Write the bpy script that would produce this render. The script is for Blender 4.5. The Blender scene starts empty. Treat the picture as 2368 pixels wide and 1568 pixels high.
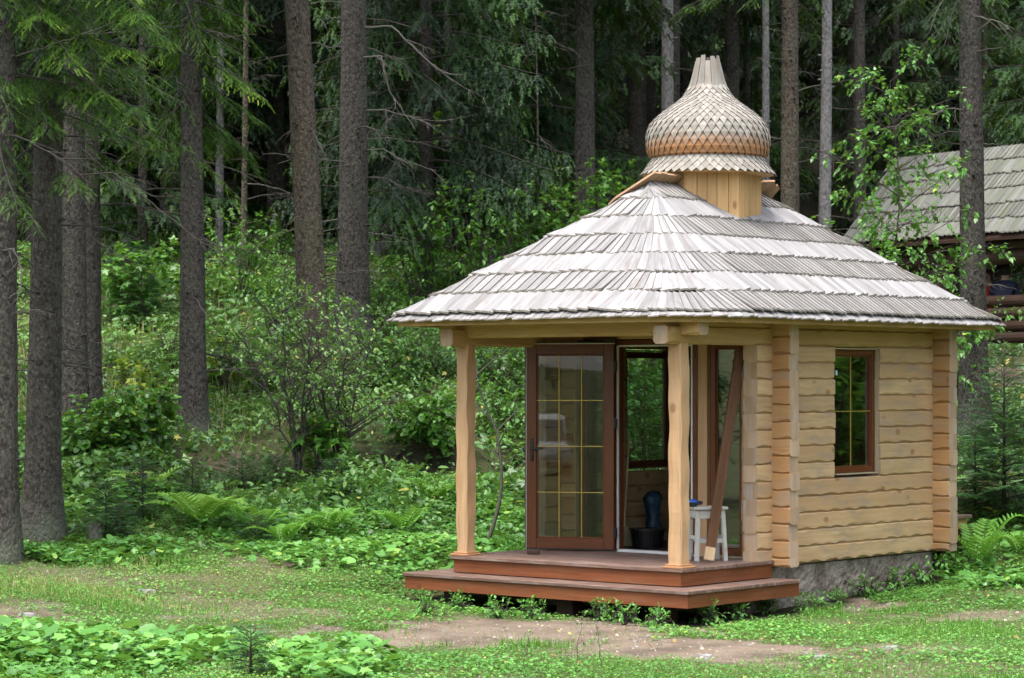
EXPO = 2.1
import bpy, bmesh, math, random
import numpy as np
from mathutils import Vector, Matrix
rng = np.random.default_rng(11); random.seed(11)
SC = bpy.context.scene
COL = SC.collection
R = math.radians
# ---------------------------------------------------------------- survey of the site (metres)
F, CX, HV, CZ = 5800.0, 1184.0, 880.0, 2.25
def P(u, v, Y): return Vector(((u-CX)*Y/F, Y, CZ-(v-HV)*Y/F))
ORI = Vector((1.597, 24.0, 0.0)); ROT = math.atan2(.7639, .6453)
CR, SR = math.cos(ROT), math.sin(ROT)
def W(a, b, z=0): return Vector((ORI.x+a*CR-b*SR, ORI.y+a*SR+b*CR, z))

# ---------------------------------------------------------------- object helpers
def tag(o, label=None, cat=None, group=None, kind=None):
    if label: o['label'] = label
    if cat: o['category'] = cat
    if group: o['group'] = group
    if kind: o['kind'] = kind
    return o
def empty(name, loc=(0, 0, 0), rz=0.0, label=None, cat=None, group=None):
    o = bpy.data.objects.new(name, None); COL.objects.link(o)
    o.location = loc; o.rotation_euler = (0, 0, rz); o.empty_display_size = .2
    return tag(o, label, cat, group)
def link(name, me, parent=None, loc=None):
    o = bpy.data.objects.new(name, me); COL.objects.link(o)
    if parent: o.parent = parent
    if loc is not None: o.location = loc
    return o
def copy_tree(o, parent=None):
    c = o.copy(); COL.objects.link(c)
    if parent: c.parent = parent
    for ch in list(o.children): copy_tree(ch, c)
    return c

class MB:
    """collects pieces, then links them as one mesh object"""
    def __init__(s): s.v = []; s.f = []; s.uv = []; s.mi = []; s.t = []; s.w = []
    def add(s, vs, fs, uvs=None, mi=0, tint=None, wx=0.0):
        o = len(s.v); t = random.random() if tint is None else tint
        s.v += [tuple(p) for p in vs]; s.t += [t]*len(vs)
        s.w += (list(wx) if hasattr(wx, '__len__') else [wx]*len(vs))
        for k, f in enumerate(fs):
            s.f.append([i+o for i in f]); s.mi.append(mi[k] if isinstance(mi, (list, tuple)) else mi)
            s.uv.append(uvs[k] if uvs else [(0, 0)]*len(f))
    def box(s, c, size, M=None, g=0, mi=0, emi=None, tint=None, wx=0.0, top=1.0):
        """g = grain axis; end faces get material emi; top<1 narrows the upper (z) end"""
        M = M or Matrix.Identity(3); h = [x/2 for x in size]; c = Vector(c)
        loc = [Vector((x*h[0]*(top if z > 0 else 1), y*h[1]*(top if z > 0 else 1), z*h[2])) for x in (-1, 1) for y in (-1, 1) for z in (-1, 1)]
        fs = [(0, 1, 3, 2), (4, 6, 7, 5), (0, 4, 5, 1), (2, 3, 7, 6), (0, 2, 6, 4), (1, 5, 7, 3)]
        ax = [0, 0, 1, 1, 2, 2]
        ou, ov = random.random()*20, random.random()*20
        uvs = []; mis = []
        for f, a in zip(fs, ax):
            if a == g:
                o1, o2 = [k for k in range(3) if k != g]
                uvs.append([(loc[i][o1]+ou, loc[i][o2]+ov) for i in f]); mis.append(mi if emi is None else emi)
            else:
                o1 = [k for k in range(3) if k not in (g, a)][0]
                uvs.append([(loc[i][o1]+ou+a*.37, loc[i][g]+ov) for i in f]); mis.append(mi)
        s.add([c+M@p for p in loc], fs, uvs, mis, tint, wx)
    def prism(s, poly, z0, z1, mi=0, tint=None):
        n = len(poly); vs = [(x, y, z0) for x, y in poly]+[(x, y, z1) for x, y in poly]
        fs = [tuple(range(n))[::-1], tuple(range(n, 2*n))]+[(i, (i+1) % n, n+(i+1) % n, n+i) for i in range(n)]
        uvs = [[(vs[i][0], vs[i][1]) for i in f] for f in fs[:2]]+[[(i*.1, z0), (i*.1+.1, z0), (i*.1+.1, z1), (i*.1, z1)] for i in range(n)]
        s.add(vs, fs, uvs, mi, tint)
    def tube(s, pts, rad, seg=8, mi=0, tint=None, caps=True, jit=0.0):
        pts = [Vector(p) for p in pts]; n = len(pts); vs = []; uvs = []; fs = []
        L = 0; ref = Vector((.31, .95, .02)); ou = random.random()*9
        Ls = []
        for i, p in enumerate(pts):
            d = (pts[min(i+1, n-1)]-pts[max(i-1, 0)]).normalized()
            x = d.cross(ref)
            if x.length < .05: x = d.cross(Vector((1, 0, 0)))
            x.normalize(); y = d.cross(x).normalized()
            if i: L += (p-pts[i-1]).length
            Ls.append(L)
            for k in range(seg):
                a = 2*math.pi*k/seg; r = rad[i]*(1+(random.random()-.5)*jit)
                vs.append(p+x*math.cos(a)*r+y*math.sin(a)*r)
        for i in range(n-1):
            for k in range(seg):
                k2 = (k+1) % seg
                fs.append((i*seg+k, i*seg+k2, (i+1)*seg+k2, (i+1)*seg+k))
                w = 2*math.pi*rad[i]/seg
                uvs.append([(ou+k*w, Ls[i]), (ou+(k+1)*w, Ls[i]), (ou+(k+1)*w, Ls[i+1]), (ou+k*w, Ls[i+1])])
        if caps:
            for f in (tuple(range(seg))[::-1], tuple(range((n-1)*seg, n*seg))):
                fs.append(f); uvs.append([(vs[i].x, vs[i].y) for i in f])
        s.add(vs, fs, uvs, mi, tint)
    def lathe(s, prof, seg=24, c=(0, 0, 0), mi=0, tint=.5, wx=0.0):
        n = len(prof); vs = []; fs = []; uvs = []
        for r, z in prof:
            for k in range(seg):
                a = 2*math.pi*k/seg; vs.append((c[0]+r*math.cos(a), c[1]+r*math.sin(a), c[2]+z))
        for i in range(n-1):
            for k in range(seg):
                k2 = (k+1) % seg; fs.append((i*seg+k, i*seg+k2, (i+1)*seg+k2, (i+1)*seg+k))
                uvs.append([(k*.05, prof[i][1]), (k*.05+.05, prof[i][1]), (k*.05+.05, prof[i+1][1]), (k*.05, prof[i+1][1])])
        for f in (tuple(range(seg))[::-1], tuple(range((n-1)*seg, n*seg))):
            fs.append(f); uvs.append([(vs[i][0], vs[i][1]) for i in f])
        s.add(vs, fs, uvs, mi, tint, wx)
    def build(s, name, mats, parent=None, smooth=False, bevel=0.0, loc=None, label=None):
        me = bpy.data.meshes.new(name); me.from_pydata(s.v, [], s.f)
        for m in (mats if isinstance(mats, (list, tuple)) else [mats]): me.materials.append(m)
        me.polygons.foreach_set('material_index', s.mi)
        uvl = me.uv_layers.new(name='UVMap')
        uvl.data.foreach_set('uv', [c for f in s.uv for p in f for c in p])
        a = me.attributes.new('tint', 'FLOAT', 'POINT'); a.data.foreach_set('value', s.t)
        a = me.attributes.new('wx', 'FLOAT', 'POINT'); a.data.foreach_set('value', s.w)
        if smooth: me.polygons.foreach_set('use_smooth', [True]*len(me.polygons))
        me.update()
        o = link(name, me, parent, loc)
        if bevel:
            b = o.modifiers.new('bevel', 'BEVEL'); b.width = bevel; b.segments = 1; b.limit_method = 'ANGLE'; b.angle_limit = R(50)
        if label: o['label'] = label
        return o

def scatter_mesh(name, tv, tf, pos, M, tint, mat, parent=None, smooth=False, extra=None, emat=None):
    """many copies of one small template (leaves, blades, twigs) joined into one mesh"""
    tv = np.asarray(tv, float); tf = np.asarray(tf, int); k = len(pos); n = len(tv); m, c = tf.shape
    v = np.einsum('kij,nj->kni', M, tv)+np.asarray(pos)[:, None, :]
    f = (tf[None]+(np.arange(k)*n)[:, None, None]).reshape(-1)
    v = v.reshape(-1, 3); tt = np.repeat(np.asarray(tint, np.float32), n); lt = np.full(k*m, c, np.int32); mi = np.zeros(k*m, np.int32)
    if extra is not None and extra.v:                      # woody pieces that belong to the same crown
        f = np.concatenate([f, np.array([i+len(v) for q in extra.f for i in q])]); lt = np.concatenate([lt, [len(q) for q in extra.f]]); mi = np.concatenate([mi, np.ones(len(extra.f), np.int32)])
        v = np.concatenate([v, np.array(extra.v)]); tt = np.concatenate([tt, np.array(extra.t, np.float32)])
    nf = len(lt)
    me = bpy.data.meshes.new(name); me.vertices.add(len(v)); me.vertices.foreach_set('co', v.reshape(-1).astype(np.float32))
    me.loops.add(len(f)); me.loops.foreach_set('vertex_index', f.astype(np.int32))
    me.polygons.add(nf); me.polygons.foreach_set('loop_start', np.concatenate([[0], np.cumsum(lt)[:-1]]).astype(np.int32))
    me.polygons.foreach_set('loop_total', lt.astype(np.int32))
    a = me.attributes.new('tint', 'FLOAT', 'POINT'); a.data.foreach_set('value', tt)
    me.materials.append(mat)
    if nf > k*m: me.materials.append(emat); me.polygons.foreach_set('material_index', mi.astype(np.int32))
    me.update(calc_edges=True)
    return link(name, me, parent)
def rotm(yaw, pitch, roll, sc):
    """k matrices: roll about y, pitch about x, yaw about z, times scale"""
    yaw, pitch, roll = map(np.asarray, (yaw, pitch, roll)); k = len(yaw)
    cy, sy, cp, sp, cr, sr = np.cos(yaw), np.sin(yaw), np.cos(pitch), np.sin(pitch), np.cos(roll), np.sin(roll)
    Z = np.zeros(k); O = np.ones(k)
    A = np.stack([cy, -sy, Z, sy, cy, Z, Z, Z, O], 1).reshape(k, 3, 3)
    B = np.stack([O, Z, Z, Z, cp, -sp, Z, sp, cp], 1).reshape(k, 3, 3)
    C = np.stack([cr, Z, sr, Z, O, Z, -sr, Z, cr], 1).reshape(k, 3, 3)
    return (A@B@C)*np.asarray(sc).reshape(-1, 1, 1)
def frame(d, n):
    """k matrices with +y along d and +z near n"""
    d = d/np.linalg.norm(d, axis=1, keepdims=True)
    x = np.cross(d, n); x /= (np.linalg.norm(x, axis=1, keepdims=True)+1e-9)
    z = np.cross(x, d)
    return np.stack([x, d, z], 2)

# ---------------------------------------------------------------- materials
def nodes(name):
    m = bpy.data.materials.new(name); m.use_nodes = True; nt = m.node_tree
    return m, nt, nt.nodes['Principled BSDF']
def N(nt, t, **kw):
    n = nt.nodes.new(t)
    for k, v in kw.items():
        if k.startswith('p_'): setattr(n, k[2:], v)
        else: n.inputs[k.replace('_', ' ')].default_value = v
    return n
def ramp(nt, src, stops):
    r = nt.nodes.new('ShaderNodeValToRGB'); e = r.color_ramp.elements
    while len(e) < len(stops): e.new(.5)
    for el, (p, c) in zip(e, stops):
        el.position = p; el.color = (*c, 1) if len(c) == 3 else c
    nt.links.new(src, r.inputs[0]); return r.outputs[0]
def mix(nt, fac, a, b, mode='MIX'):
    n = nt.nodes.new('ShaderNodeMix'); n.data_type = 'RGBA'; n.blend_type = mode
    for s, v in ((n.inputs[0], fac), (n.inputs[6], a), (n.inputs[7], b)):
        if hasattr(v, 'is_linked'): nt.links.new(v, s)
        else: s.default_value = v if not isinstance(v, tuple) or len(v) == 4 else (*v, 1)
    return n.outputs[2]
def math_(nt, op, a, b=0.0, clamp=False):
    n = nt.nodes.new('ShaderNodeMath'); n.operation = op; n.use_clamp = clamp
    for s, v in ((n.inputs[0], a), (n.inputs[1], b)):
        if hasattr(v, 'is_linked'): nt.links.new(v, s)
        else: s.default_value = v
    return n.outputs[0]
def attr(nt, name): return N(nt, 'ShaderNodeAttribute', p_attribute_name=name).outputs['Fac']
def mapped(nt, out, sc, loc=(0, 0, 0)):
    m = N(nt, 'ShaderNodeMapping', Scale=sc, Location=loc); nt.links.new(out, m.inputs[0]); return m.outputs[0]
def noise(nt, vec, scale, detail=4, rough=.55, dist=0.0):
    n = N(nt, 'ShaderNodeTexNoise', Scale=scale, Detail=detail, Roughness=rough, Distortion=dist)
    if vec is not None: nt.links.new(vec, n.inputs['Vector'])
    return n.outputs[0]
def bump(nt, b, h, strength=.3, dist=.01):
    n = N(nt, 'ShaderNodeBump', Strength=strength, Distance=dist); nt.links.new(h, n.inputs['Height'])
    nt.links.new(n.outputs[0], b.inputs['Normal'])

def wood(name, c1, c2, knot=None, rough=.6, tintamt=.35, grain=1.0, stain=None, weather=None, bstr=.25, streak=1.0, hue=None, crack=False):
    m, nt, b = nodes(name)
    uv = N(nt, 'ShaderNodeTexCoord').outputs['UV']
    g = noise(nt, mapped(nt, uv, (38*grain, 1.6*grain, 1)), 1.0, 5, .6, .6)
    g2 = noise(nt, mapped(nt, uv, (120*grain, 3*grain, 1)), 1.0, 3, .6)
    col = ramp(nt, g, [(.3, c1), (.68, c2)])
    col = mix(nt, math_(nt, 'MULTIPLY', g2, .5*streak), col, tuple(x*.62 for x in c1))
    big = noise(nt, mapped(nt, uv, (4, 1.3, 1)), 1.0, 3)
    t = attr(nt, 'tint')
    val = math_(nt, 'ADD', math_(nt, 'MULTIPLY', t, tintamt), 1-tintamt*.5)
    val = math_(nt, 'MULTIPLY', val, math_(nt, 'ADD', math_(nt, 'MULTIPLY', big, .5), .75))
    vc = N(nt, 'ShaderNodeCombineColor'); [nt.links.new(val, vc.inputs[i]) for i in range(3)]
    col = mix(nt, 1.0, col, vc.outputs[0], 'MULTIPLY')
    if crack:                                          # drying cracks along the grain
        cn = noise(nt, mapped(nt, uv, (75, .8, 1)), 1.0, 2, .5); col = mix(nt, ramp(nt, cn, [(.68, (0, 0, 0)), (.73, (.75, .75, .75))]), col, tuple(x*.3 for x in c1))
    if hue:
        col = mix(nt, math_(nt, 'MULTIPLY', math_(nt, 'FRACT', math_(nt, 'MULTIPLY', t, 7.3)), .55), col, hue)
    if stain:
        sn = noise(nt, mapped(nt, uv, (9, 1.8, 1)), 1.0, 5, .65)
        col = mix(nt, ramp(nt, sn, [(.50, (0, 0, 0)), (.72, (.8, .8, .8))]), col, stain)
    if weather:
        w = attr(nt, 'wx')
        wn = noise(nt, mapped(nt, uv, (10, 4, 1)), 1.0, 4)
        f = math_(nt, 'ADD', w, math_(nt, 'MULTIPLY', math_(nt, 'SUBTRACT', wn, .5), .5), True)
        col = mix(nt, f, col, weather)
    if knot:
        v = N(nt, 'ShaderNodeTexVoronoi', Scale=1.0, Randomness=1.0); nt.links.new(mapped(nt, uv, (5.2, 2.6, 1)), v.inputs['Vector'])
        k = ramp(nt, v.outputs['Distance'], [(.08, (1, 1, 1)), (.16, (0, 0, 0))])
        col = mix(nt, math_(nt, 'MULTIPLY', k, .75), col, knot)
    nt.links.new(col, b.inputs['Base Color']); b.inputs['Roughness'].default_value = rough
    b.inputs['Specular IOR Level'].default_value = .3
    bump(nt, b, math_(nt, 'ADD', g, math_(nt, 'MULTIPLY', g2, .5)), bstr, .006)
    return m
def plain(name, c, rough=.5, metal=0.0, spec=.5, var=.15, vs=30):
    m, nt, b = nodes(name)
    n = noise(nt, N(nt, 'ShaderNodeTexCoord').outputs['Object'], vs, 4)
    col = mix(nt, n, tuple(x*(1-var) for x in c), tuple(min(1, x*(1+var)) for x in c))
    nt.links.new(col, b.inputs['Base Color']); b.inputs['Roughness'].default_value = rough
    b.inputs['Metallic'].default_value = metal; b.inputs['Specular IOR Level'].default_value = spec
    bump(nt, b, n, .12, .003)
    return m
def leafmat(name, stops, rough=.45, trans=.3, spec=.35):
    m, nt, b = nodes(name)
    t = attr(nt, 'tint')
    n = noise(nt, N(nt, 'ShaderNodeTexCoord').outputs['Object'], 1.3, 3)
    t = math_(nt, 'ADD', t, math_(nt, 'MULTIPLY', math_(nt, 'SUBTRACT', n, .5), .45), True)
    col = ramp(nt, t, stops)
    nt.links.new(col, b.inputs['Base Color']); b.inputs['Roughness'].default_value = rough
    b.inputs['Specular IOR Level'].default_value = spec
    tr = N(nt, 'ShaderNodeBsdfTranslucent'); nt.links.new(mix(nt, .35, col, (.25, .38, .03)), tr.inputs[0])
    mx = N(nt, 'ShaderNodeMixShader'); mx.inputs[0].default_value = trans
    nt.links.new(b.outputs[0], mx.inputs[1]); nt.links.new(tr.outputs[0], mx.inputs[2])
    nt.links.new(mx.outputs[0], nt.nodes['Material Output'].inputs[0])
    return m
def glass(name, tint=(.82, .86, .84), boost=1.0):
    m, nt, b = nodes(name); nt.nodes.remove(b)
    tr = N(nt, 'ShaderNodeBsdfTransparent', Color=(*tint, 1)); gl = N(nt, 'ShaderNodeBsdfGlossy', Color=(.95, .97, 1, 1), Roughness=.0)
    lw = N(nt, 'ShaderNodeLayerWeight', Blend=.5)                # Schlick, the same from both sides
    fr = math_(nt, 'ADD', math_(nt, 'MULTIPLY', math_(nt, 'POWER', lw.outputs['Facing'], 5.0), .96), .04)
    mx = N(nt, 'ShaderNodeMixShader'); nt.links.new(math_(nt, 'MULTIPLY', fr, boost, True), mx.inputs[0])
    nt.links.new(tr.outputs[0], mx.inputs[1]); nt.links.new(gl.outputs[0], mx.inputs[2])
    nt.links.new(mx.outputs[0], nt.nodes['Material Output'].inputs[0])
    return m
def barkmat(name, c1, c2, lich, sc=30, bstr=1.0):
    m, nt, b = nodes(name)
    oc = N(nt, 'ShaderNodeTexCoord').outputs['Object']
    v = N(nt, 'ShaderNodeTexVoronoi', Scale=sc, Randomness=1.0); nt.links.new(mapped(nt, oc, (1, 1, .55)), v.inputs['Vector'])
    n = ramp(nt, noise(nt, mapped(nt, oc, (1, 1, .6)), sc*.8, 5, .7), [(.32, (0, 0, 0)), (.66, (1, 1, 1))])
    n3 = noise(nt, oc, 2.2, 4, .6)
    col = mix(nt, n, c1, c2)
    col = mix(nt, ramp(nt, v.outputs['Distance'], [(.45, (0, 0, 0)), (.8, (.6, .6, .6))]), col, tuple(x*.45 for x in c1))
    col = mix(nt, ramp(nt, n3, [(.5, (0, 0, 0)), (.72, (.55, .55, .55))]), col, lich)
    nl = noise(nt, oc, 34, 3, .75)
    col = mix(nt, ramp(nt, nl, [(.60, (0, 0, 0)), (.66, (.8, .8, .8))]), col, tuple(min(1, x*1.9) for x in lich))
    sx = N(nt, 'ShaderNodeSeparateXYZ'); nt.links.new(oc, sx.inputs[0])           # moss and lichen on the foot
    mz = math_(nt, 'SUBTRACT', math_(nt, 'MULTIPLY', n3, 1.5), math_(nt, 'ADD', math_(nt, 'MULTIPLY', sx.outputs[2], .75), .22), True)
    col = mix(nt, mz, col, mix(nt, nl, (.10, .12, .075), (.20, .215, .17)))
    nt.links.new(col, b.inputs['Base Color']); b.inputs['Roughness'].default_value = .9
    b.inputs['Specular IOR Level'].default_value = .15
    bump(nt, b, math_(nt, 'SUBTRACT', n, v.outputs['Distance']), bstr, .025)
    return m

PINE1, PINE2 = (.60, .375, .175), (.69, .475, .26)
M = {}
M['log'] = wood('log wood', (.44, .283, .142), (.57, .412, .238), (.24, .11, .045), .6, .36, .9, (.27, .225, .185), hue=(.50, .30, .15), crack=True)
M['log_warm'] = wood('warm log wood', (.42, .235, .10), (.52, .325, .16), (.24, .11, .045), .6, .36, .9, (.34, .26, .20), hue=(.48, .235, .09), crack=True)
M['logend'] = wood('log end grain', (.38, .245, .14), (.48, .355, .25), None, .8, .4, .6, (.40, .36, .33), bstr=.5)
M['post'] = wood('post wood', (.43, .25, .12), (.54, .355, .20), (.22, .10, .04), .6, .1, .8, crack=True)
M['beam'] = wood('beam wood', (.43, .26, .10), (.51, .345, .155), (.28, .13, .04), .6, .2, .8)
M['drum'] = wood('drum boards', (.48, .275, .105), (.58, .37, .17), (.22, .08, .03), .55, .22, 1.0)
M['soffit'] = wood('soffit boards', (.46, .28, .105), (.53, .345, .15), None, .65, .2)
M['shingle'] = wood('weathered shingle', (.195, .184, .178), (.325, .312, .31), None, .7, .40, 1.0, (.125, .105, .085), bstr=.4, streak=1.0)
M['shingle_edge'] = wood('shingle edge', (.145, .128, .105), (.25, .228, .195), None, .8, .3)
M['dome'] = wood('dome shingle', (.195, .177, .15), (.315, .29, .25), None, .65, .45, .9, (.15, .125, .095), weather=(.32, .15, .06))
M['deck'] = wood('deck boards', (.135, .074, .054), (.205, .13, .10), None, .55, .25, .8, (.30, .25, .22))
M['riser'] = wood('stained riser', (.165, .048, .018), (.25, .085, .034), (.10, .03, .012), .42, .25, .7, (.19, .09, .05))
M['brown'] = wood('brown joinery', (.115, .036, .013), (.16, .054, .020), None, .3, .1, 1.2, bstr=.08)
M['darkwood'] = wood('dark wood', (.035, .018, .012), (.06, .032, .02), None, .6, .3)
M['plank'] = wood('old brown plank', (.085, .034, .012), (.165, .072, .030), (.05, .02, .01), .6, .1, .9)
M['plankend'] = wood('raw plank end', (.58, .40, .22), (.68, .5, .32), None, .6, .1)
M['white'] = plain('white paint', (.60, .60, .58), .4)
M['peel'] = wood('peeling white paint', (.48, .46, .41), (.60, .59, .56), None, .6, .15, .8, (.20, .12, .07))
M['foam'] = plain('sealing foam', (.36, .29, .19), .9, var=.3, vs=60)
M['black'] = plain('black metal', (.012, .012, .013), .35)
M['rubber'] = plain('black rubber', (.02, .02, .022), .7)
M['gold'] = plain('gold bar', (.50, .34, .07), .4, .5)
M['glass'] = glass('door glass', (.76, .79, .76), boost=.85)
M['winglass'] = glass('window glass', (.55, .62, .58), boost=3.4)
M['blue'] = plain('blue plastic', (.015, .10, .42), .35)
M['teal'] = plain('blue bag', (.010, .045, .085), .5)
M['cyan'] = plain('pale sticker', (.45, .72, .75), .5)
M['bark'] = barkmat('spruce bark', (.036, .031, .027), (.125, .108, .094), (.10, .105, .075))
M['barkpale'] = barkmat('pale bark', (.12, .112, .108), (.24, .228, .222), (.20, .20, .18), 22, .5)
M['barkbrown'] = barkmat('brown bark', (.05, .039, .029), (.15, .12, .093), (.12, .12, .078))
M['twig'] = plain('twig', (.042, .034, .028), .9, var=.4)
M['twigpale'] = plain('pale dead twig', (.085, .075, .062), .9, var=.4)
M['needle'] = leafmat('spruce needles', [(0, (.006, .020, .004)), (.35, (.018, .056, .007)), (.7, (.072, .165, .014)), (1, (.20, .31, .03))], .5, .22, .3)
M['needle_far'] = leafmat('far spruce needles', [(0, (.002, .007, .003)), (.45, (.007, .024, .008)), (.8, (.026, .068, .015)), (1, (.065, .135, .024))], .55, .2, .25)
M['needle_sap'] = leafmat('sapling needles', [(0, (.012, .04, .012)), (.5, (.028, .085, .024)), (1, (.06, .16, .04))], .5, .2, .3)
M['leaf'] = leafmat('green leaf', [(0, (.03, .085, .012)), (.5, (.070, .20, .024)), (.85, (.13, .31, .04)), (1, (.34, .40, .04))], .38, .32, .5)
M['cover'] = leafmat('broad ground leaf', [(0, (.035, .12, .018)), (.5, (.10, .275, .045)), (.85, (.19, .42, .085)), (1, (.30, .44, .08))], .4, .3, .45)
M['herb'] = leafmat('hill herb leaf', [(0, (.022, .065, .016)), (.4, (.068, .17, .034)), (.72, (.15, .30, .06)), (.9, (.24, .38, .085)), (1, (.44, .38, .08))], .42, .28, .5)
M['grass'] = leafmat('grass blade', [(0, (.05, .135, .016)), (.5, (.10, .265, .03)), (.8, (.17, .32, .055)), (1, (.42, .36, .17))], .5, .3, .3)
M['dry'] = leafmat('dry grass', [(0, (.12, .17, .04)), (.5, (.27, .27, .11)), (1, (.45, .38, .22))], .7, .25, .2)
M['fern'] = leafmat('fern frond', [(0, (.07, .20, .020)), (.6, (.15, .37, .045)), (1, (.28, .44, .07))], .45, .35, .35)
M['stone'] = plain('grey stone', (.22, .21, .20), .85, var=.35, vs=12)
# ================================================================ the log pavilion (local x = along right wall, y = along porch front)
PAV = empty('log_pavilion', ORI, ROT, 'small new pine log pavilion with open corner porch and onion-domed shingle roof', 'pavilion')
WB, LP = .39, .17                                     # wall foot, log pitch
def log(mb, p, d, L, z0, h, t, amp=1.0, q=.03):
    """squared log with hand-hewn wavy chamfers, from p along unit d"""
    d = Vector((d[0], d[1], 0)); n = Vector((d.y, -d.x, 0)); p = Vector((p[0], p[1], 0))
    ns = max(2, int(L/.045)); ph = [random.random()*6.28 for _ in range(8)]; wl = random.uniform(.24, .42)
    vs = []; ou, ov = random.random()*20, random.random()*20
    z0 -= .0015; h += .003
    for i in range(ns+1):
        s = L*i/ns; c = p+d*s
        def wv(k): return .012+amp*(.017*abs(math.sin(math.pi*s/wl+ph[k]))+.007*math.sin(s*17+ph[k+4])*math.sin(s*4.3+ph[k]))
        cb, ct, cb2, ct2 = [max(.006, wv(k)) for k in range(4)]; ct *= .55; ct2 *= .55
        bow = .0035*math.sin(s*2.3+ph[5])
        for x, z in ((-t/2+q, z0), (t/2-q, z0), (t/2+bow, z0+cb), (t/2+bow, z0+h-ct), (t/2-q*.7, z0+h), (-t/2+q*.7, z0+h), (-t/2, z0+h-ct2), (-t/2, z0+cb2)):
            vs.append(c+n*x+Vector((0, 0, z)))
    fs = []; uvs = []; acc = [0, t, t+.04, t+h-.03, t+h, t+h+t, 2*t+h+.04, 2*t+2*h-.04, 2*t+2*h]
    for i in range(ns):
        for k in range(8):
            k2 = (k+1) % 8; fs.append((i*8+k, i*8+k2, (i+1)*8+k2, (i+1)*8+k))
            uvs.append([(ou+acc[k], ov+L*i/ns), (ou+acc[k+1], ov+L*i/ns), (ou+acc[k+1], ov+L*(i+1)/ns), (ou+acc[k], ov+L*(i+1)/ns)])
    mi = [0]*len(fs)
    for f in (tuple(range(8))[::-1], tuple(range(ns*8, ns*8+8))):
        fs.append(f); mi.append(1); uvs.append([(ou+(vs[i]-p).dot(n), ov+vs[i].z) for i in f])
    mb.add(vs, fs, uvs, mi)

def wall(name, segs_of, n, off, half=False, mat='log'):
    mb = MB()
    if half:
        for p, d, L in segs_of(0): log(mb, p, d, L, WB, LP/2, .17)
    for i in range(n):
        for p, d, L in segs_of(i):
            j0, j1 = random.uniform(-.012, .012), random.uniform(-.012, .012)
            log(mb, (p[0]-d[0]*j0, p[1]-d[1]*j0), d, L+j0+j1, WB+off+LP*i, LP, random.uniform(.164, .173))
    return mb.build(name, [M[mat], M['logend']], PAV)
A0, A1 = 1.19, 4.95
def side(b):
    def f(i):
        if 5 <= i <= 12: return [((A0, b), (1, 0), 2.6-A0), ((3.47, b), (1, 0), A1-3.47)]
        return [((A0, b), (1, 0), A1-A0)]
    return f
wall('log_wall', side(0.0), 13, 0)
wall('log_wall', side(2.71), 13, 0)
wall('log_wall', lambda i: [((1.536, -.29), (0, 1), .57)], 13, LP/2, True, 'log_warm')
wall('log_wall', lambda i: [((1.536, 2.43), (0, 1), .57)], 13, LP/2, True, 'log_warm')
wall('log_wall', lambda i: [((4.635, -.29), (0, 1), 3.29)], 13, LP/2, True, 'log_warm')
for b in (0.0, 2.71):                                 # wall plates run on over the porch
    mb = MB(); log(mb, (-.3, b), (1, 0), A1+.3, WB+LP*13, LP, .165, 1.0); mb.build('wall_plate', [M['beam'], M['logend']], PAV)
    mb = MB(); log(mb, (.17, b), (1, 0), A1-.17, WB+LP*14, .085, .165, .8); mb.build('wall_plate', [M['beam'], M['logend']], PAV)
for a, t in ((0.0, .165), (1.536, .17), (4.635, .17)):
    mb = MB(); log(mb, (a, -.29), (0, 1), 3.29, 2.685, LP, t, 1.0); mb.build('tie_beam', [M['beam'], M['logend']], PAV)

# ---- posts with hewn edges
def post(a, b):
    mb = MB(); nz = 30; z0, z1 = .49, 2.62; ph = [[random.random()*6.28 for _ in range(4)] for _ in range(4)]
    vs = []; uvs = []; fs = []; c8 = [(-1, -1), (1, -1), (1, 1), (-1, 1)]; ou = random.random()*9
    for i in range(nz+1):
        z = z0+(z1-z0)*i/nz
        for k, (x, y) in enumerate(c8):
            p = ph[k]; w = .075+.0025*math.sin(z*4.1+p[0])+.0035*math.sin(z*12.7+p[1]); w2 = .075+.0025*math.sin(z*5.0+p[2])+.0035*math.sin(z*14+p[3])
            e = .012+.006*math.sin(z*7+p[1])
            # each corner is a narrow hewn chamfer
            q = [(x*(w-e), y*w2), (x*w, y*(w2-e))]
            if (x > 0) == (y > 0): q = q if x*y > 0 and False else q[::-1]
            for xx, yy in (q if k in (1, 3) else q): vs.append((a+xx, b+yy, z))
    order = sorted(range(8), key=lambda i: math.atan2(vs[i][1]-b, vs[i][0]-a))
    vs2 = []
    for i in range(nz+1): vs2 += [vs[i*8+o] for o in order]
    for i in range(nz):
        for k in range(8):
            k2 = (k+1) % 8; fs.append((i*8+k, i*8+k2, (i+1)*8+k2, (i+1)*8+k)); u = ou+k*.075
            uvs.append([(u, z0+.0712*i), (u+.075, z0+.0712*i), (u+.075, z0+.0712*(i+1)), (u, z0+.0712*(i+1))])
    fs += [tuple(range(8))[::-1], tuple(range(nz*8, nz*8+8))]; uvs += [[(0, 0)]*8]*2
    mb.add(vs2, fs, uvs, 0, .5)
    o = mb.build('porch_post', M['post'], PAV)
    m2 = MB(); m2.box((a, b, .466), (.24, .24, .022), g=0, tint=.8); m2.box((a, b, .485), (.19, .19, .02), g=0, tint=.8)
    m2.build('plinth', M['riser_light'], o, bevel=.005)
M['riser_light'] = wood('plinth wood', (.32, .15, .07), (.40, .215, .11), None, .5, .2)
post(0, 0); post(0, 2.71)

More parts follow.
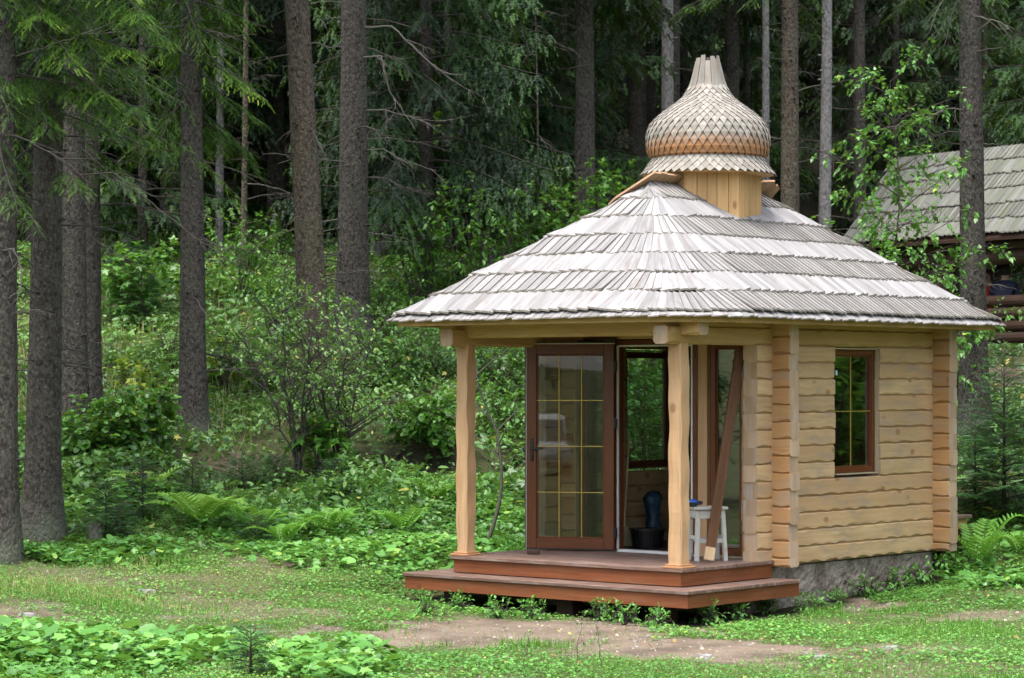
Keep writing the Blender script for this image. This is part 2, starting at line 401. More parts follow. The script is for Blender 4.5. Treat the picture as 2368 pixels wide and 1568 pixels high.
# ---- foundation
def rough_block(name, a0, a1, b0, b1, z0, z1, mat, amp=.02, step=.045):
    bm = bmesh.new()
    na, nz = int((a1-a0)/step), int((z1-z0)/step)
    for (p, q, n_) in (((a0, b0), (a1, b0), (0, -1)), ((a0, b1), (a0, b0), (-1, 0)), ((a1, b0), (a1, b1), (1, 0)), ((a1, b1), (a0, b1), (0, 1))):
        L = math.hypot(q[0]-p[0], q[1]-p[1]); na = int(L/step); g = []
        for i in range(na+1):
            for j in range(nz+1):
                k = 0 if i in (0, na) else random.gauss(0, 1)*amp*.6+amp*math.sin(i*1.7+j*2.1)*math.sin(i*.6-j*1.3)*.6
                if random.random() < .05: k -= amp*1.6
                g.append(bm.verts.new((p[0]+(q[0]-p[0])*i/na+n_[0]*k, p[1]+(q[1]-p[1])*i/na+n_[1]*k, z0+(z1-z0)*j/nz)))
        for i in range(na):
            for j in range(nz): bm.faces.new((g[i*(nz+1)+j], g[(i+1)*(nz+1)+j], g[(i+1)*(nz+1)+j+1], g[i*(nz+1)+j+1]))
    me = bpy.data.meshes.new(name); bm.to_mesh(me); bm.free(); me.materials.append(mat)
    return link(name, me, PAV)
m, nt, b_ = nodes('rough concrete')
oc = N(nt, 'ShaderNodeTexCoord').outputs['Object']
vv = N(nt, 'ShaderNodeTexVoronoi', Scale=22.0, Randomness=1.0); nt.links.new(oc, vv.inputs['Vector'])
n1 = noise(nt, oc, 3.5, 6, .65); n2 = noise(nt, oc, 40, 4, .7)
col = mix(nt, n2, (.165, .142, .112), (.34, .30, .245))
col = mix(nt, ramp(nt, vv.outputs['Distance'], [(.0, (.6, .6, .6)), (.3, (0, 0, 0))]), col, (.32, .295, .25))
col = mix(nt, ramp(nt, n1, [(.42, (0, 0, 0)), (.58, (.85, .85, .85))]), col, (.11, .088, .066))
nt.links.new(col, b_.inputs['Base Color']); b_.inputs['Roughness'].default_value = .95
bump(nt, b_, math_(nt, 'ADD', math_(nt, 'MULTIPLY', vv.outputs['Distance'], -.8), n2), .7, .02)
M['concrete'] = m
rough_block('foundation', .6, 4.62, -.04, 2.75, -.15, .375, M['concrete'], .009, .04)
mb = MB(); mb.box((2.9, 1.35, .382), (3.42, 2.74, .012)); mb.build('damp_course', M['rubber'], PAV)

# ---- porch deck and step
def platform(name, a0, a1, b0, b1, zt, hr, lip, thick, bw):
    mb = MB(); n = round((a1-a0)/bw); w = (a1-a0)/n
    for i in range(n):
        mb.box((a0+w*(i+.5), (b0+b1)/2+random.uniform(-.004, .004), zt-thick/2+random.uniform(-.001, .001)), (w-.005, b1-b0, thick), g=1)
    o = mb.build(name, M['deck'], PAV, bevel=.004)
    zc = zt-thick-hr/2
    for c, s, g in (((a0+lip+.015, (b0+b1)/2, zc), (.03, b1-b0-2*lip, hr), 1), (((a0+a1)/2+lip/2+.015, b0+lip+.015, zc), (a1-a0-lip-.03, .03, hr), 0), (((a0+a1)/2+lip/2+.015, b1-lip-.015, zc), (a1-a0-lip-.03, .03, hr), 0)):
        r = MB(); r.box(c, s, g=g, tint=.5); r.build('riser', M['riser'], o, bevel=.003)
    return o
platform('porch_deck', -.12, 1.44, -.12, 2.83, .456, .135, .03, .036, .13)
st = platform('porch_step', -.40, 1.5, -.40, 3.24, .276, .130, .025, .034, .145)
for a, b in ((-.1, 2.75), (-.05, 1.3), (.6, -.15), (-.1, 0.1)):
    mb = MB(); mb.box((a, b, .0), (.16, .2, .25), g=2); mb.build('support_block', M['darkwood'], st)
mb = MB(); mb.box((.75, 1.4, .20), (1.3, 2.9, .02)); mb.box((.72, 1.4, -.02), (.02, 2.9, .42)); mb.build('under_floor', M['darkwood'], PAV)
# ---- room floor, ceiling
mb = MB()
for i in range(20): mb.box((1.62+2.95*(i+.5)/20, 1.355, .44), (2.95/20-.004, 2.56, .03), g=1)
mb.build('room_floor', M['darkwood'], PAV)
mb = MB()
for i in range(52):
    a_ = -.46+5.63*(i+.5)/52; c_ = .90-math.sqrt(max(0, .90**2-max(0, .90-(a_+.50))**2)) if a_ < .42 else 0; b0_ = -.46+c_
    mb.box((a_, (b0_+3.17)/2, 2.868), (5.63/52-.003, 3.17-b0_, .016), g=1)
mb.build('soffit', M['soffit'], PAV)
mb = MB()
mb.box((-.49, 1.8125, 2.842), (.026, 2.755, .078), g=1, tint=.6); mb.box((5.20, 1.355, 2.842), (.026, 3.67, .078), g=1)
mb.box((2.8025, -.49, 2.842), (4.735, .026, .078), g=0, tint=.6); mb.box((2.355, 3.20, 2.842), (5.65, .026, .078), g=0)
for k_ in range(12):
    t_ = R(180+90*(k_+.5)/12); mb.box((.435+.925*math.cos(t_), .435+.925*math.sin(t_), 2.842), (.024, .1245, .077), Matrix.Rotation(t_, 3, 'Z'), 1, tint=.6)
mb.build('fascia', M['soffit'], PAV)
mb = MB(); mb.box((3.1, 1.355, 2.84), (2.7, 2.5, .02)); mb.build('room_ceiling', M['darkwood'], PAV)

# ---- windows and glazing
def glazed(name, c, ud, nd, w, h, bar, dep, cols, rows, pane='winglass', gold=.008, parent=PAV, extra=True):
    """framed pane: c = lower middle on the frame's mid plane"""
    u = Vector((*ud, 0)); n = Vector((*nd, 0)); z = Vector((0, 0, 1)); Mx = Matrix((u, n, z)).transposed(); c = Vector(c)
    mb = MB()
    for s in (-1, 1): mb.box(c+u*s*(w/2-bar/2)+z*h/2, (bar, dep, h), Mx, 2, tint=.5)
    for zz in (bar/2, h-bar/2): mb.box(c+z*zz, (w-2*bar-.001, dep-.004, bar), Mx, 0, tint=.5)
    if extra:                                              # glazing bead
        for s in (-1, 1): mb.box(c+u*s*(w/2-bar-.008)+z*h/2, (.016, dep*.5, h-2*bar), Mx, 2, tint=.3)
        for zz in (bar+.008, h-bar-.008): mb.box(c+z*zz, (w-2*bar-.034, dep*.5-.003, .016), Mx, 0, tint=.3)
    o = mb.build(name, M['brown'], parent, bevel=.004)
    g = MB(); g.box(c+z*h/2, (w-2*bar-.001, .012, h-2*bar-.001), Mx); g.build('pane', M[pane], o)
    if cols+rows:
        g = MB(); iw, ih = w-2*bar, h-2*bar
        for i in range(1, cols): g.box(c+u*(-iw/2+iw*i/cols)+z*h/2, (gold, .006, ih), Mx)
        for j in range(1, rows): g.box(c+z*(bar+ih*j/rows)+n*.004, (iw, .006, gold), Mx)
        for k in range(0): pass
        gg = g.build('glazing_bar', M['gold'], o)
        gg.location = n*.0105
    return o
for b, s in ((0.0, -1), (2.71, 1)):
    wi = glazed('window', (3.035, b-s*.012, 1.285), (1, 0), (0, s), .865, 1.285, .056, .07, 2, 2)
    mb = MB(); mb.box((3.035, b+s*.052, 1.276), (.80, .07, .012), g=0); mb.build('sill', M['foam'], wi)
    mb = MB(); mb.box((3.462, b+s*.05, 1.92), (.014, .04, 1.3)); mb.box((3.035, b+s*.04, 2.582), (.86, .05, .016)); mb.build('sealing_foam', M['foam'], wi)
    if s < 0:
        mb = MB(); mb.box((2.76, b-s*.001, 2.33), (.03, .004, .05)); mb.build('sticker', M['cyan'], wi)
# fixed side lights of the porch wall
for b in (.50, 2.21):
    glazed('side_light', (1.54, b, .475), (0, 1), (-1, 0), .43, 2.17, .065, .07, 0, 2 if b > 1 else 0)
mb = MB(); mb.box((1.54, .80, 1.56), (.12, .125, 2.2), g=2, tint=.6); mb.build('mullion_post', M['post'], PAV)
mb = MB(); mb.box((1.54, 1.955, 1.56), (.12, .07, 2.2), g=2, tint=.6); mb.build('mullion_post', M['post'], PAV)
mb = MB()
for b in (.878, 1.905): mb.box((1.52, b, 1.565), (.11, .052, 2.19), g=2, tint=.5)
mb.box((1.52, 1.39, 2.645), (.11, .97, .05), g=1, tint=.5)
mb.box((1.52, 1.39, 2.675), (.06, 2.3, .03), g=1, tint=.5)
fr = mb.build('door_frame', M['brown'], PAV, bevel=.003)
mb = MB()
for b in (.911, 1.872): mb.box((1.465, b, 1.55), (.02, .018, 2.13))
mb.box((1.465, 1.39, 2.612), (.02, .944, .018)); mb.box((1.49, 1.39, .466), (.09, .944, .03))
mb.build('gasket_strip', M['white'], fr)
mb = MB()
for i in range(26):
    mb.box((1.47+random.uniform(-.008, .008), .272+random.uniform(-.006, .006), .5+i*.083), (.04, .02, .085)); mb.box((1.47+random.uniform(-.008, .008), 2.438, .5+i*.083), (.04, .02, .085))
for i in range(22): mb.box((1.49+random.uniform(-.01, .006), .3+i*.1, .462), (.06, .1, .018))
mb.build('sealing_foam', M['foam'], PAV)
# the open door, swung out on its left jamb
hb = W(1.445, 1.882); ang = math.pi-R(13)-ROT
ud = Vector((math.cos(ang), math.sin(ang))); nd = Vector((-ud.y, ud.x))
hp = Vector((1.425, 1.882)); cdoor = hp+ud*.475
door = glazed('door', (cdoor.x, cdoor.y, .482), ud, nd, .94, 2.15, .108, .062, 3, 4, 'glass', .007)
Mx = Matrix((Vector((*ud, 0)), Vector((*nd, 0)), Vector((0, 0, 1)))).transposed()
def dp(u, n, z): return Vector((hp.x+ud.x*u+nd.x*n, hp.y+ud.y*u+nd.y*n, z))
mb = MB()
mb.box(dp(.948, 0, 1.557), (.008, .05, 2.15), Mx); mb.box(dp(.475, 0, 2.637), (.95, .05, .008), Mx)
mb.build('door_gasket', M['white'], door)
mb = MB()
mb.box(dp(.957, 0, 1.557), (.01, .056, 2.16), Mx); mb.box(dp(.475, 0, 2.648), (.95, .05, .012), Mx); mb.box(dp(.475, 0, .477), (.94, .05, .01), Mx)
mb.build('door_seal', M['black'], door)
SN = 1 if (Matrix.Rotation(ROT, 2)@nd).y < 0 else -1
mb = MB(); mb.box(dp(.885, SN*.036, 1.52), (.034, .012, .24), Mx); mb.box(dp(.885, SN*.055, 1.535), (.022, .03, .022), Mx); mb.box(dp(.83, SN*.072, 1.535), (.135, .016, .024), Mx)
mb.box(dp(.885, SN*.048, 1.44), (.024, .014, .04), Mx)
mb.build('handle', M['black'], door, bevel=.004)
for z in (.66, 1.80, 2.40):
    mb = MB(); mb.box(dp(-.008, SN*.02, z), (.03, .05, .10), Mx); mb.tube([dp(-.012, SN*.05, z-.06), dp(-.012, SN*.05, z+.06)], [.012, .012], 10); mb.build('hinge', M['black'], door, bevel=.003)
mb = MB(); mb.box((1.40, 2.06, 2.675), (.07, .42, .05), g=1); mb.build('drip_board', M['darkwood'], PAV, bevel=.01)

# ---- roof
RCX, RCY, HX, HY, RHO, ZE, SL = 2.355, 1.355, 2.915, 1.915, 1.0, 2.885, .728
def rad_at(d): return min(RHO, max(.02, (HY-d)*.8))
def roof_d(x, y):
    u = HX-abs(x-RCX); v = HY-abs(y-RCY); w = u-v; d = min(u, v); front = x < RCX and y < RCY
    for _ in range(4):
        rho = rad_at(d) if front else min(.10, rad_at(d))
        d = min(u, v) if abs(w) >= rho else (-w+math.sqrt(2*rho*rho-w*w))/2-rho+u
    return d
def HZ(x, y): return ZE+SL*min(roof_d(x, y), HY)
def contour(d, wf):
    """walk the level line of the roof: yields point, inward normal, step, side"""
    hx, hy = HX-d, HY-d; q = rad_at(d); r = min(.10, q); out = []
    segs = [('L', (hx-r, -hy), (-(hx-q), -hy), (0, 1), 'r'), ('A', (-(hx-q), -(hy-q)), 270, 180, 'c', q), ('L', (-hx, -(hy-q)), (-hx, hy-r), (1, 0), 'f'),
            ('A', (-(hx-r), hy-r), 180, 90, 'c'), ('L', (-(hx-r), hy), (hx-r, hy), (0, -1), 'l'), ('A', (hx-r, hy-r), 90, 0, 'c'), ('L', (hx, hy-r), (hx, -(hy-r)), (-1, 0), 'b'), ('A', (hx-r, -(hy-r)), 360, 270, 'c')]
    for s in segs:
        if s[0] == 'L':
            L = math.hypot(s[2][0]-s[1][0], s[2][1]-s[1][1]); n = max(1, round(L/wf[s[4]]))
            if L < .02: continue
            for i in range(n):
                t = (i+.5)/n; out.append((s[1][0]+(s[2][0]-s[1][0])*t, s[1][1]+(s[2][1]-s[1][1])*t, s[3], L/n, s[4]))
        else:
            rr = s[5] if len(s) > 5 else r; n = max(2, round(rr*math.pi/2/wf['c']))
            for i in range(n):
                a = R(s[2]+(s[3]-s[2])*(i+.5)/n)
                out.append((s[1][0]+rr*math.cos(a), s[1][1]+rr*math.sin(a), (-math.cos(a), -math.sin(a)), rr*math.pi/2/n, 'c'))
    return [(RCX+x, RCY+y, n, w, s) for x, y, n, w, s in out]
mb = MB(); NC = 7; DD = HY/NC
WF = {'f': .118, 'r': .082, 'l': .14, 'b': .14, 'c': .085}
def shingle_row(d0, d1, lift0, lift1, thick, tilt, ovl=1.10):
    for x, y, n, w, s in contour(d0, WF):
        n = Vector((n[0], n[1])); t = Vector((n.y, -n.x))      # t points on along the walk
        if s in 'lb' and d0 > .1 and random.random() < -1: continue
        dl = d1-d0; hw = w*ovl/2*random.uniform(.96, 1.06); jl = random.uniform(-.014, .010)
        sk = 1-.55*(dl/.6) if s == 'c' else 1.0
        base = []
        for e, (dd, lf, k) in enumerate(((jl, lift0, 1.0), (dl, lift1, max(.35, sk)))):
            if s == 'c' and not e: lf = lf*.55
            for sgn in (-1, 1):
                p = Vector((x, y))+n*dd+t*sgn*hw*k
                if s != 'c':                                       # keep on its own slope near the hips
                    q = p
                z = HZ(p.x, p.y) if dd > 0 else ZE+SL*(d0+dd)
                if s != 'c' and e: z = min(z+.02, ZE+SL*(d0+dd)) if False else z
                up = lf+(tilt if sgn == (1 if tilt > 0 else -1) else 0.0)*1.0 if tilt > 0 else lf+(-tilt if sgn < 0 else 0.0)
                base.append((p.x, p.y, z+up))
        v = [Vector(b) for b in base]; up = Vector((0, 0, thick))
        vs = v+[p+up for p in v]
        fs = [(0, 1, 3, 2)[::-1], (4, 5, 7, 6), (0, 1, 5, 4), (1, 3, 7, 5), (3, 2, 6, 7), (2, 0, 4, 6)]
        ou, ov = random.random()*30, random.random()*30; L = .4
        uq = {0: (0, 0), 1: (w, 0), 2: (0, L), 3: (w, L), 4: (0, 0), 5: (w, 0), 6: (0, L), 7: (w, L)}
        uvs = [[(uq[i][0]+ou, uq[i][1]+ov) for i in f] for f in fs]
        mb.add(vs, fs, uvs, [1, 0, 1, 1, 1, 1])
shingle_row(-.035, .2, -.012, .0, .012, .008, 1.2)
for k in range(NC):
    d0 = DD*k; d1 = min(DD*(k+1)+.07, HY-.012)
    shingle_row(d0, d1, .034, .006, .019, -.017 if k % 2 == 0 else .017, 1.13)
roof = mb.build('roof', [M['shingle'], M['shingle_edge']], PAV)
mb = MB(); pts = []; nx, ny = 60, 40                     # boarding under the shingles
for i in range(nx+1):
    for j in range(ny+1):
        x = RCX-HX+.03+(2*HX-.06)*i/nx; y = RCY-HY+.03+(2*HY-.06)*j/ny; dq = roof_d(x, y)
        if dq < .05: x += (.05-dq)*.75*(1 if x < RCX else -1)*(1 if x < RCX and y < RCY else 0); y += (.05-dq)*.75*(1 if x < RCX and y < RCY else 0)
        pts.append((x, y, max(ZE-.01, HZ(x, y)-.02)))
mb.add(pts, [(i*(ny+1)+j, (i+1)*(ny+1)+j, (i+1)*(ny+1)+j+1, i*(ny+1)+j+1) for i in range(nx) for j in range(ny)], None, 0, .5)
mb.build('boarding', M['darkwood'], roof)
# ridge boards: the rear slope's top course runs past the ridge and the hip ends
mb = MB(); zr = ZE+SL*HY
def lp(a, dn, lift=.03): return Vector((a, RCY+dn, zr-SL*dn+lift))   # dn = distance down the rear slope
tip = [(1.08, .25), (1.29, -.11), (1.80, -.10), (2.6, -.08), (3.40, -.15), (3.62, -.06), (3.72, .30)]
n_ = Vector((0, SL, 1)).normalized()*.02
for (a0, e0), (a1, e1) in zip(tip[:-1], tip[1:]):
    k = max(1, round((a1-a0)/.1))
    for i in range(k):
        t0, t1 = i/k, (i+1)/k; aa, ab = a0+(a1-a0)*t0, a0+(a1-a0)*t1; ea, eb = e0+(e1-e0)*t0, e0+(e1-e0)*t1; j = random.uniform(-.012, .012)
        q = [lp(aa+.002, ea+j), lp(ab-.002, eb+j), lp(ab-.002, .34), lp(aa+.002, .34)]
        vs = q+[p+n_ for p in q]; ou = random.random()*9
        fs = [(0, 1, 2, 3)[::-1], (4, 5, 6, 7), (0, 1, 5, 4), (1, 2, 6, 5), (2, 3, 7, 6), (3, 0, 4, 7)]
        mb.add(vs, fs, [[(ou+.1*(i_ % 2), ou+.5*(i_ > 1)) for i_ in f] for f in fs], [1, 0, 1, 1, 1, 1])
M['hood'] = wood('ridge board underside', (.34, .20, .11), (.46, .29, .17), None, .7, .3)
mb.build('ridge_board', [M['shingle'], M['hood']], roof)

# ---- drum and onion dome
DC = Vector((RCX, RCY)); HR = .563
hexa = [DC+Vector((math.cos(-R(t)-ROT), math.sin(-R(t)-ROT)))*HR for t in (-1, 59, 119, 179, 239, 299)]
mb = MB()
for i in range(6):
    p, q = hexa[i], hexa[(i+1) % 6]; d = (q-p); L = d.length; d.normalize(); nn = Vector((d.y, -d.x))
    if nn.dot((p+q)/2-DC) < 0: nn = -nn
    Mx = Matrix((Vector((*d, 0)), Vector((*nn, 0)), Vector((0, 0, 1)))).transposed()
    cuts = [0]; n = 5
    for k in range(1, n): cuts.append(L*k/n+random.uniform(-.012, .012))
    cuts.append(L)
    for k in range(n):
        c = p+d*(cuts[k]+cuts[k+1])/2
        mb.box((c.x, c.y, 4.12), (cuts[k+1]-cuts[k]-.004, .022, .96), Mx, 2)
drum = mb.build('drum', M['drum'], PAV, bevel=.002)
mb = MB(); mb.prism([(DC+(h-DC)*.965)[:] for h in hexa], 3.62, 4.58); mb.build('drum_core', M['darkwood'], drum)
prof = [(.560, 4.585), (.594, 4.600), (.625, 4.655), (.642, 4.735), (.646, 4.83), (.632, 4.90), (.604, 4.972), (.542, 5.042), (.458, 5.111), (.361, 5.18), (.268, 5.25), (.218, 5.319), (.185, 5.388), (.165, 5.457), (.147, 5.527), (.131, 5.60), (.111, 5.66), (.109, 5.672)]
pr = np.array(prof); sl = np.concatenate([[0], np.cumsum(np.hypot(*np.diff(pr, axis=0).T))])
def prf(s): return float(np.interp(s, sl, pr[:, 0])), float(np.interp(s, sl, pr[:, 1]))
mb = MB(); mb.lathe([(r-.018, z) for r, z in prof], 40, (DC.x, DC.y, 0))
dome = mb.build('onion_dome', M['darkwood'], PAV, smooth=True)
def diamonds(mb, pf, s0, s1, n_of, dl, wxf, lift=.014):
    j = 0; s = s0
    while s < s1:
        r0, _ = pf(s+dl(s)); n = n_of(r0); off = .5*(j % 2)
        for k in range(n):
            a = 2*math.pi*(k+off)/n; da = math.pi/n*.94; D = dl(s); js = random.uniform(-.006, .006)
            pts = []
            for ds, sa, lf in ((js, 0, lift), (D, 1, lift*.75), (2.25*D, 1, .0), (2.25*D, -1, .0), (D, -1, lift*.75)):
                r, z = pf(s+ds); aa = a+sa*da; rr = r+lf+random.uniform(0, .004)
                pts.append(Vector((DC.x+rr*math.cos(aa), DC.y+rr*math.sin(aa), z)))
            nrm = Vector((math.cos(a), math.sin(a), .35)).normalized()*.010
            vs = [p-nrm for p in pts]+pts; ou, ov = random.random()*30, random.random()*30
            fs = [(0, 1, 2, 3, 4)[::-1], (5, 6, 7, 8, 9)]+[(i, (i+1) % 5, 5+(i+1) % 5, 5+i) for i in range(5)]
            uq = [(.04, 0), (.08, .07), (.08, .16), (0, .16), (0, .07)]*2
            mb.add(vs, fs, [[(uq[i][0]+ou, uq[i][1]+ov) for i in f] for f in fs], [1, 0]+[1]*5, None, wxf(j)+random.uniform(-.12, .12))
        s += dl(s); j += 1
mb = MB()
diamonds(mb, prf, -.005, sl[-7], lambda r: 46 if r > .44 else (36 if r > .29 else 22), lambda s: .073 if s < .42 else (.062 if s < .62 else .05), lambda j: (1.0, .95, .5, .05)[j] if j < 4 else -.3, .024)
M['dome_edge'] = wood('dome shingle edge', (.06, .045, .035), (.12, .095, .07), None, .8, .3)
mb.build('dome_shingles', [M['dome'], M['dome_edge']], dome)
mb = MB()
for k in range(15):                                    # neck boards
    a = 2*math.pi*k/15; top = sl[-1]+random.uniform(-.10, .015) if k % 4 == 1 else sl[-1]+random.uniform(-.015, .03)
    lft = .012; ss = np.linspace(sl[-8]-.02, top, 7); vs = []; ou = random.random()*9
    for s in ss:
        r, z = prf(s); z += max(0, s-sl[-1])
        for sa in (-1, 1):
            aa = a+sa*math.pi/15*.93
            for rr in (r-.006, r+lft+.004*math.sin(k*2.1)): vs.append((DC.x+rr*math.cos(aa), DC.y+rr*math.sin(aa), z))
    fs = []; uvs = []
    for i in range(6):
        o = i*4
        for q in ((1, 3), (3, 2), (2, 0), (0, 1)):
            fs.append((o+q[0], o+q[1], o+4+q[1], o+4+q[0])); uvs.append([(ou, i*.08), (ou+.04, i*.08), (ou+.04, i*.08+.08), (ou, i*.08+.08)])
    fs += [(0, 1, 3, 2), (24, 25, 27, 26)]; uvs += [[(0, 0)]*4]*2
    mb.add(vs, fs, uvs, [0, 1, 1, 1]*6+[1, 1])
mb.build('neck_boards', [M['dome'], M['shingle_edge']], dome)
sk = [(.722, 4.418), (.66, 4.497), (.594, 4.60), (.56, 4.66)]; skp = np.array(sk); sks = np.concatenate([[0], np.cumsum(np.hypot(*np.diff(skp, axis=0).T))])
def skf(s): return float(np.interp(s, sks, skp[:, 0])), float(np.interp(s, sks, skp[:, 1]))
mb = MB(); diamonds(mb, skf, -.012, .17, lambda r: 48, lambda s: .058, lambda j: -.2, .018)
skirt = mb.build('dome_skirt', [M['dome'], M['dome_edge']], PAV)
mb = MB(); mb.lathe([(.50, 4.42), (.70, 4.428), (.62, 4.53), (.56, 4.60)], 40, (DC.x, DC.y, 0)); mb.build('skirt_lining', M['drum'], skirt)

# ================================================================ loose things on and in the pavilion
def thing_at(name, a, b, z, rz, label, cat, group=None):
    return empty(name, W(a, b, z), ROT+rz, label, cat, group)
t = empty('wooden_stool', (1.945, 25.02, .4565), R(14), 'old wooden stool with peeling white paint standing on the porch deck', 'stool')
mb = MB(); mb.box((0, 0, .525), (.345, .30, .028), g=0, tint=.5); mb.build('seat', M['peel'], t, bevel=.004)
mb = MB()
for y in (-.115, .115): mb.box((0, y, .465), (.27, .016, .085), g=0, tint=.4)
for x in (-.135, .135): mb.box((x, 0, .465), (.016, .214, .085), g=1, tint=.4)
mb.build('apron', M['peel'], t, bevel=.003)
for x in (-1, 1):
    for y in (-1, 1):
        mb = MB(); top = Vector((x*.128, y*.105, .51)); bot = Vector((x*.150, y*.128, 0)); d = (top-bot).normalized()
        xx = Vector((1, 0, 0)); yy = d.cross(xx).normalized(); xx = yy.cross(d)
        mb.box((top+bot)/2, (.042, .042, .512), Matrix((xx, yy, d)).transposed(), 2, tint=.5); mb.build('leg', M['peel'], t, bevel=.003)
for y in (-.12, .12):
    mb = MB(); mb.box((0, y, .20), (.25, .018, .04), g=0, tint=.5); mb.build('stretcher', M['peel'], t)
for x in (-.14, .14):
    mb = MB(); mb.box((x, 0, .23), (.018, .2, .04), g=1, tint=.5); mb.build('stretcher', M['peel'], t)
t = empty('power_drill', (1.80, 25.02, .9965), R(8), 'small blue and black power drill lying on the white stool', 'power drill')
mb = MB(); mb.tube([(-.075, 0, .034), (-.06, 0, .034), (.02, 0, .036), (.05, 0, .034)], [.024, .033, .034, .026], 14); mb.build('motor_housing', M['blue'], t, smooth=True)
mb = MB(); mb.tube([(.05, 0, .034), (.085, 0, .034), (.105, 0, .034)], [.022, .02, .008], 12); mb.build('chuck', M['black'], t)
mb = MB(); mb.box((-.02, -.06, .02), (.038, .10, .034)); mb.box((-.02, -.115, .022), (.075, .03, .044)); mb.build('grip', M['black'], t, bevel=.006)
# leaning plank
p0, p1 = Vector((1.935, 24.70, .457)), Vector((2.287, 25.06, 2.60))
d = (p1-p0).normalized(); xx = Vector((.97, .25, 0)); xx = (xx-d*xx.dot(d)).normalized(); yy = d.cross(xx)
t = empty('leaning_plank', p0, 0, 'dark brown reclaimed plank leaning against the porch wall beside the stool', 'plank')
MM = Matrix((xx, yy, d)).transposed(); L = (p1-p0).length
mb = MB(); mb.box(d*(L/2+.075), (.098, .04, L-.15), MM, 2, tint=.5); mb.build('board', M['plank'], t, bevel=.004)
mb = MB(); mb.box(d*.085+Vector((0, 0, .004)), (.098, .04, .135), MM, 2, tint=.5, top=1.0); mb.build('raw_end', M['plankend'], t, bevel=.004)
tag(link('door_wedge', None) if False else (lambda mb: (mb.box((0, 0, .021), (.135, .07, .04), g=0, top=.94), mb.build('door_wedge', M['darkwood'], None, bevel=.008, loc=P(1233, 1281, 25.83)))[1])(MB()),
    'small dark wedge block on the deck under the open glass door', 'wedge')
# things inside the room
t = empty('plastic_tub', P(1497, 1268, 26.9), .3, 'black plastic tub on the dark room floor inside the doorway', 'tub')
t.location.z = .457
mb = MB(); mb.lathe([(.15, 0), (.155, .01), (.19, .20), (.185, .203), (.15, .02), (.001, .02)], 28); mb.build('tub_body', M['black'], t, smooth=False)
mb = MB(); mb.lathe([(.188, .19), (.205, .195), (.205, .21), (.186, .21)], 28); mb.build('rim', M['black'], t)
t = empty('blue_sack', W(2.62, 2.28, .456), .2, 'crumpled dark blue sack standing behind the black tub', 'sack')
mb = MB(); pr_ = [(.08, 0), (.11, .05), (.10, .16), (.07, .30), (.08, .42), (.10, .50), (.05, .57), (.01, .58)]
mb.lathe(pr_, 14); o = mb.build('sack_body', M['teal'], t, smooth=True)
for v in o.data.vertices: v.co += Vector((random.uniform(-.018, .018), random.uniform(-.018, .018), random.uniform(-.01, .01)))
t = empty('broom', W(2.15, 2.32, .456), 0, 'broom with pale handle leaning in the dark room corner', 'broom')
mb = MB(); mb.tube([(.0, 0, .2), (.06, .17, 1.15)], [.013, .012], 8); mb.build('handle', M['plankend'], t)
mb = MB(); mb.box((0, -.01, .11), (.24, .06, .21), g=2, top=.45); mb.build('bristles', M['dry_plain'] if 'dry_plain' in M else M['foam'], t)
# bench end behind the far corner
t = empty('timber_bench', P(2190, 1230, 28.1), ROT, 'rough timber bench end sticking out behind the far log corner', 'bench')
t.location.z = .30
mb = MB(); mb.box((0, 0, .42), (.66, .26, .04), g=0); mb.build('seat', M['deck'], t, bevel=.005)
mb = MB(); mb.box((-.01, -.03, .34), (.6, .12, .11), g=0); mb.build('beam', M['drum'], t, bevel=.005)
for x in (-.2, .16):
    mb = MB(); mb.box((x, .02, .10), (.1, .18, .36), g=2); mb.build('leg', M['darkwood'], t)
# ================================================================ terrain
COLS = [
 (-250, [(19, 0), (23, .06), (26, .16), (29, .40), (32, 1.05), (35, 1.75), (38, 2.4), (42, 3.3), (46, 4.2), (52, 5.6), (60, 7.4), (75, 11), (120, 24)]),
 (300,  [(19, 0), (23, .05), (26, .14), (29, .36), (32, .95), (35, 1.55), (38, 2.3), (42, 3.3), (46, 4.2), (52, 5.5), (60, 7.2), (75, 11), (120, 24)]),
 (450,  [(19, 0), (23, .04), (26, .12), (29, .34), (32, .80), (35, 1.38), (38, 2.2), (42, 3.2), (46, 4.2), (52, 5.4), (60, 7.0), (75, 11), (120, 24)]),
 (750,  [(19, 0), (23, .02), (26, .10), (29, .36), (31, .58), (33, .85), (35, 1.42), (37, 1.9), (40, 2.9), (44, 3.8), (52, 5.0), (60, 6.8), (75, 10.5), (120, 24)]),
 (1000, [(19, 0), (23, 0), (26, .08), (28, .26), (31, .58), (33, .76), (33.8, .80), (34.2, 1.42), (36, 1.8), (38, 2.3), (42, 3.2), (46, 4.0), (52, 4.8), (60, 6.4), (75, 10), (120, 24)]),
 (1350, [(19, 0), (23, 0), (26, .05), (28, .18), (31, .50), (34, 1.1), (38, 2.1), (42, 3.1), (46, 3.9), (52, 4.6), (60, 6.0), (75, 9.5), (120, 24)]),
 (1900, [(19, 0), (24, 0), (27, .08), (29.5, .30), (32, .8), (35, 1.5), (38, 2.1), (42, 2.5), (46, 2.8), (52, 3.6), (60, 5.2), (75, 9), (120, 24)]),
 (2300, [(19, 0), (24, .02), (27, .12), (29, .38), (31, .85), (34, 1.6), (38, 2.3), (40, 2.58), (48, 2.66), (54, 3.4), (60, 4.6), (75, 9), (120, 24)]),
 (2800, [(19, 0), (24, .04), (27, .2), (30, .6), (34, 1.7), (38, 2.4), (40, 2.6), (48, 2.7), (54, 3.4), (60, 4.6), (75, 9), (120, 24)])]
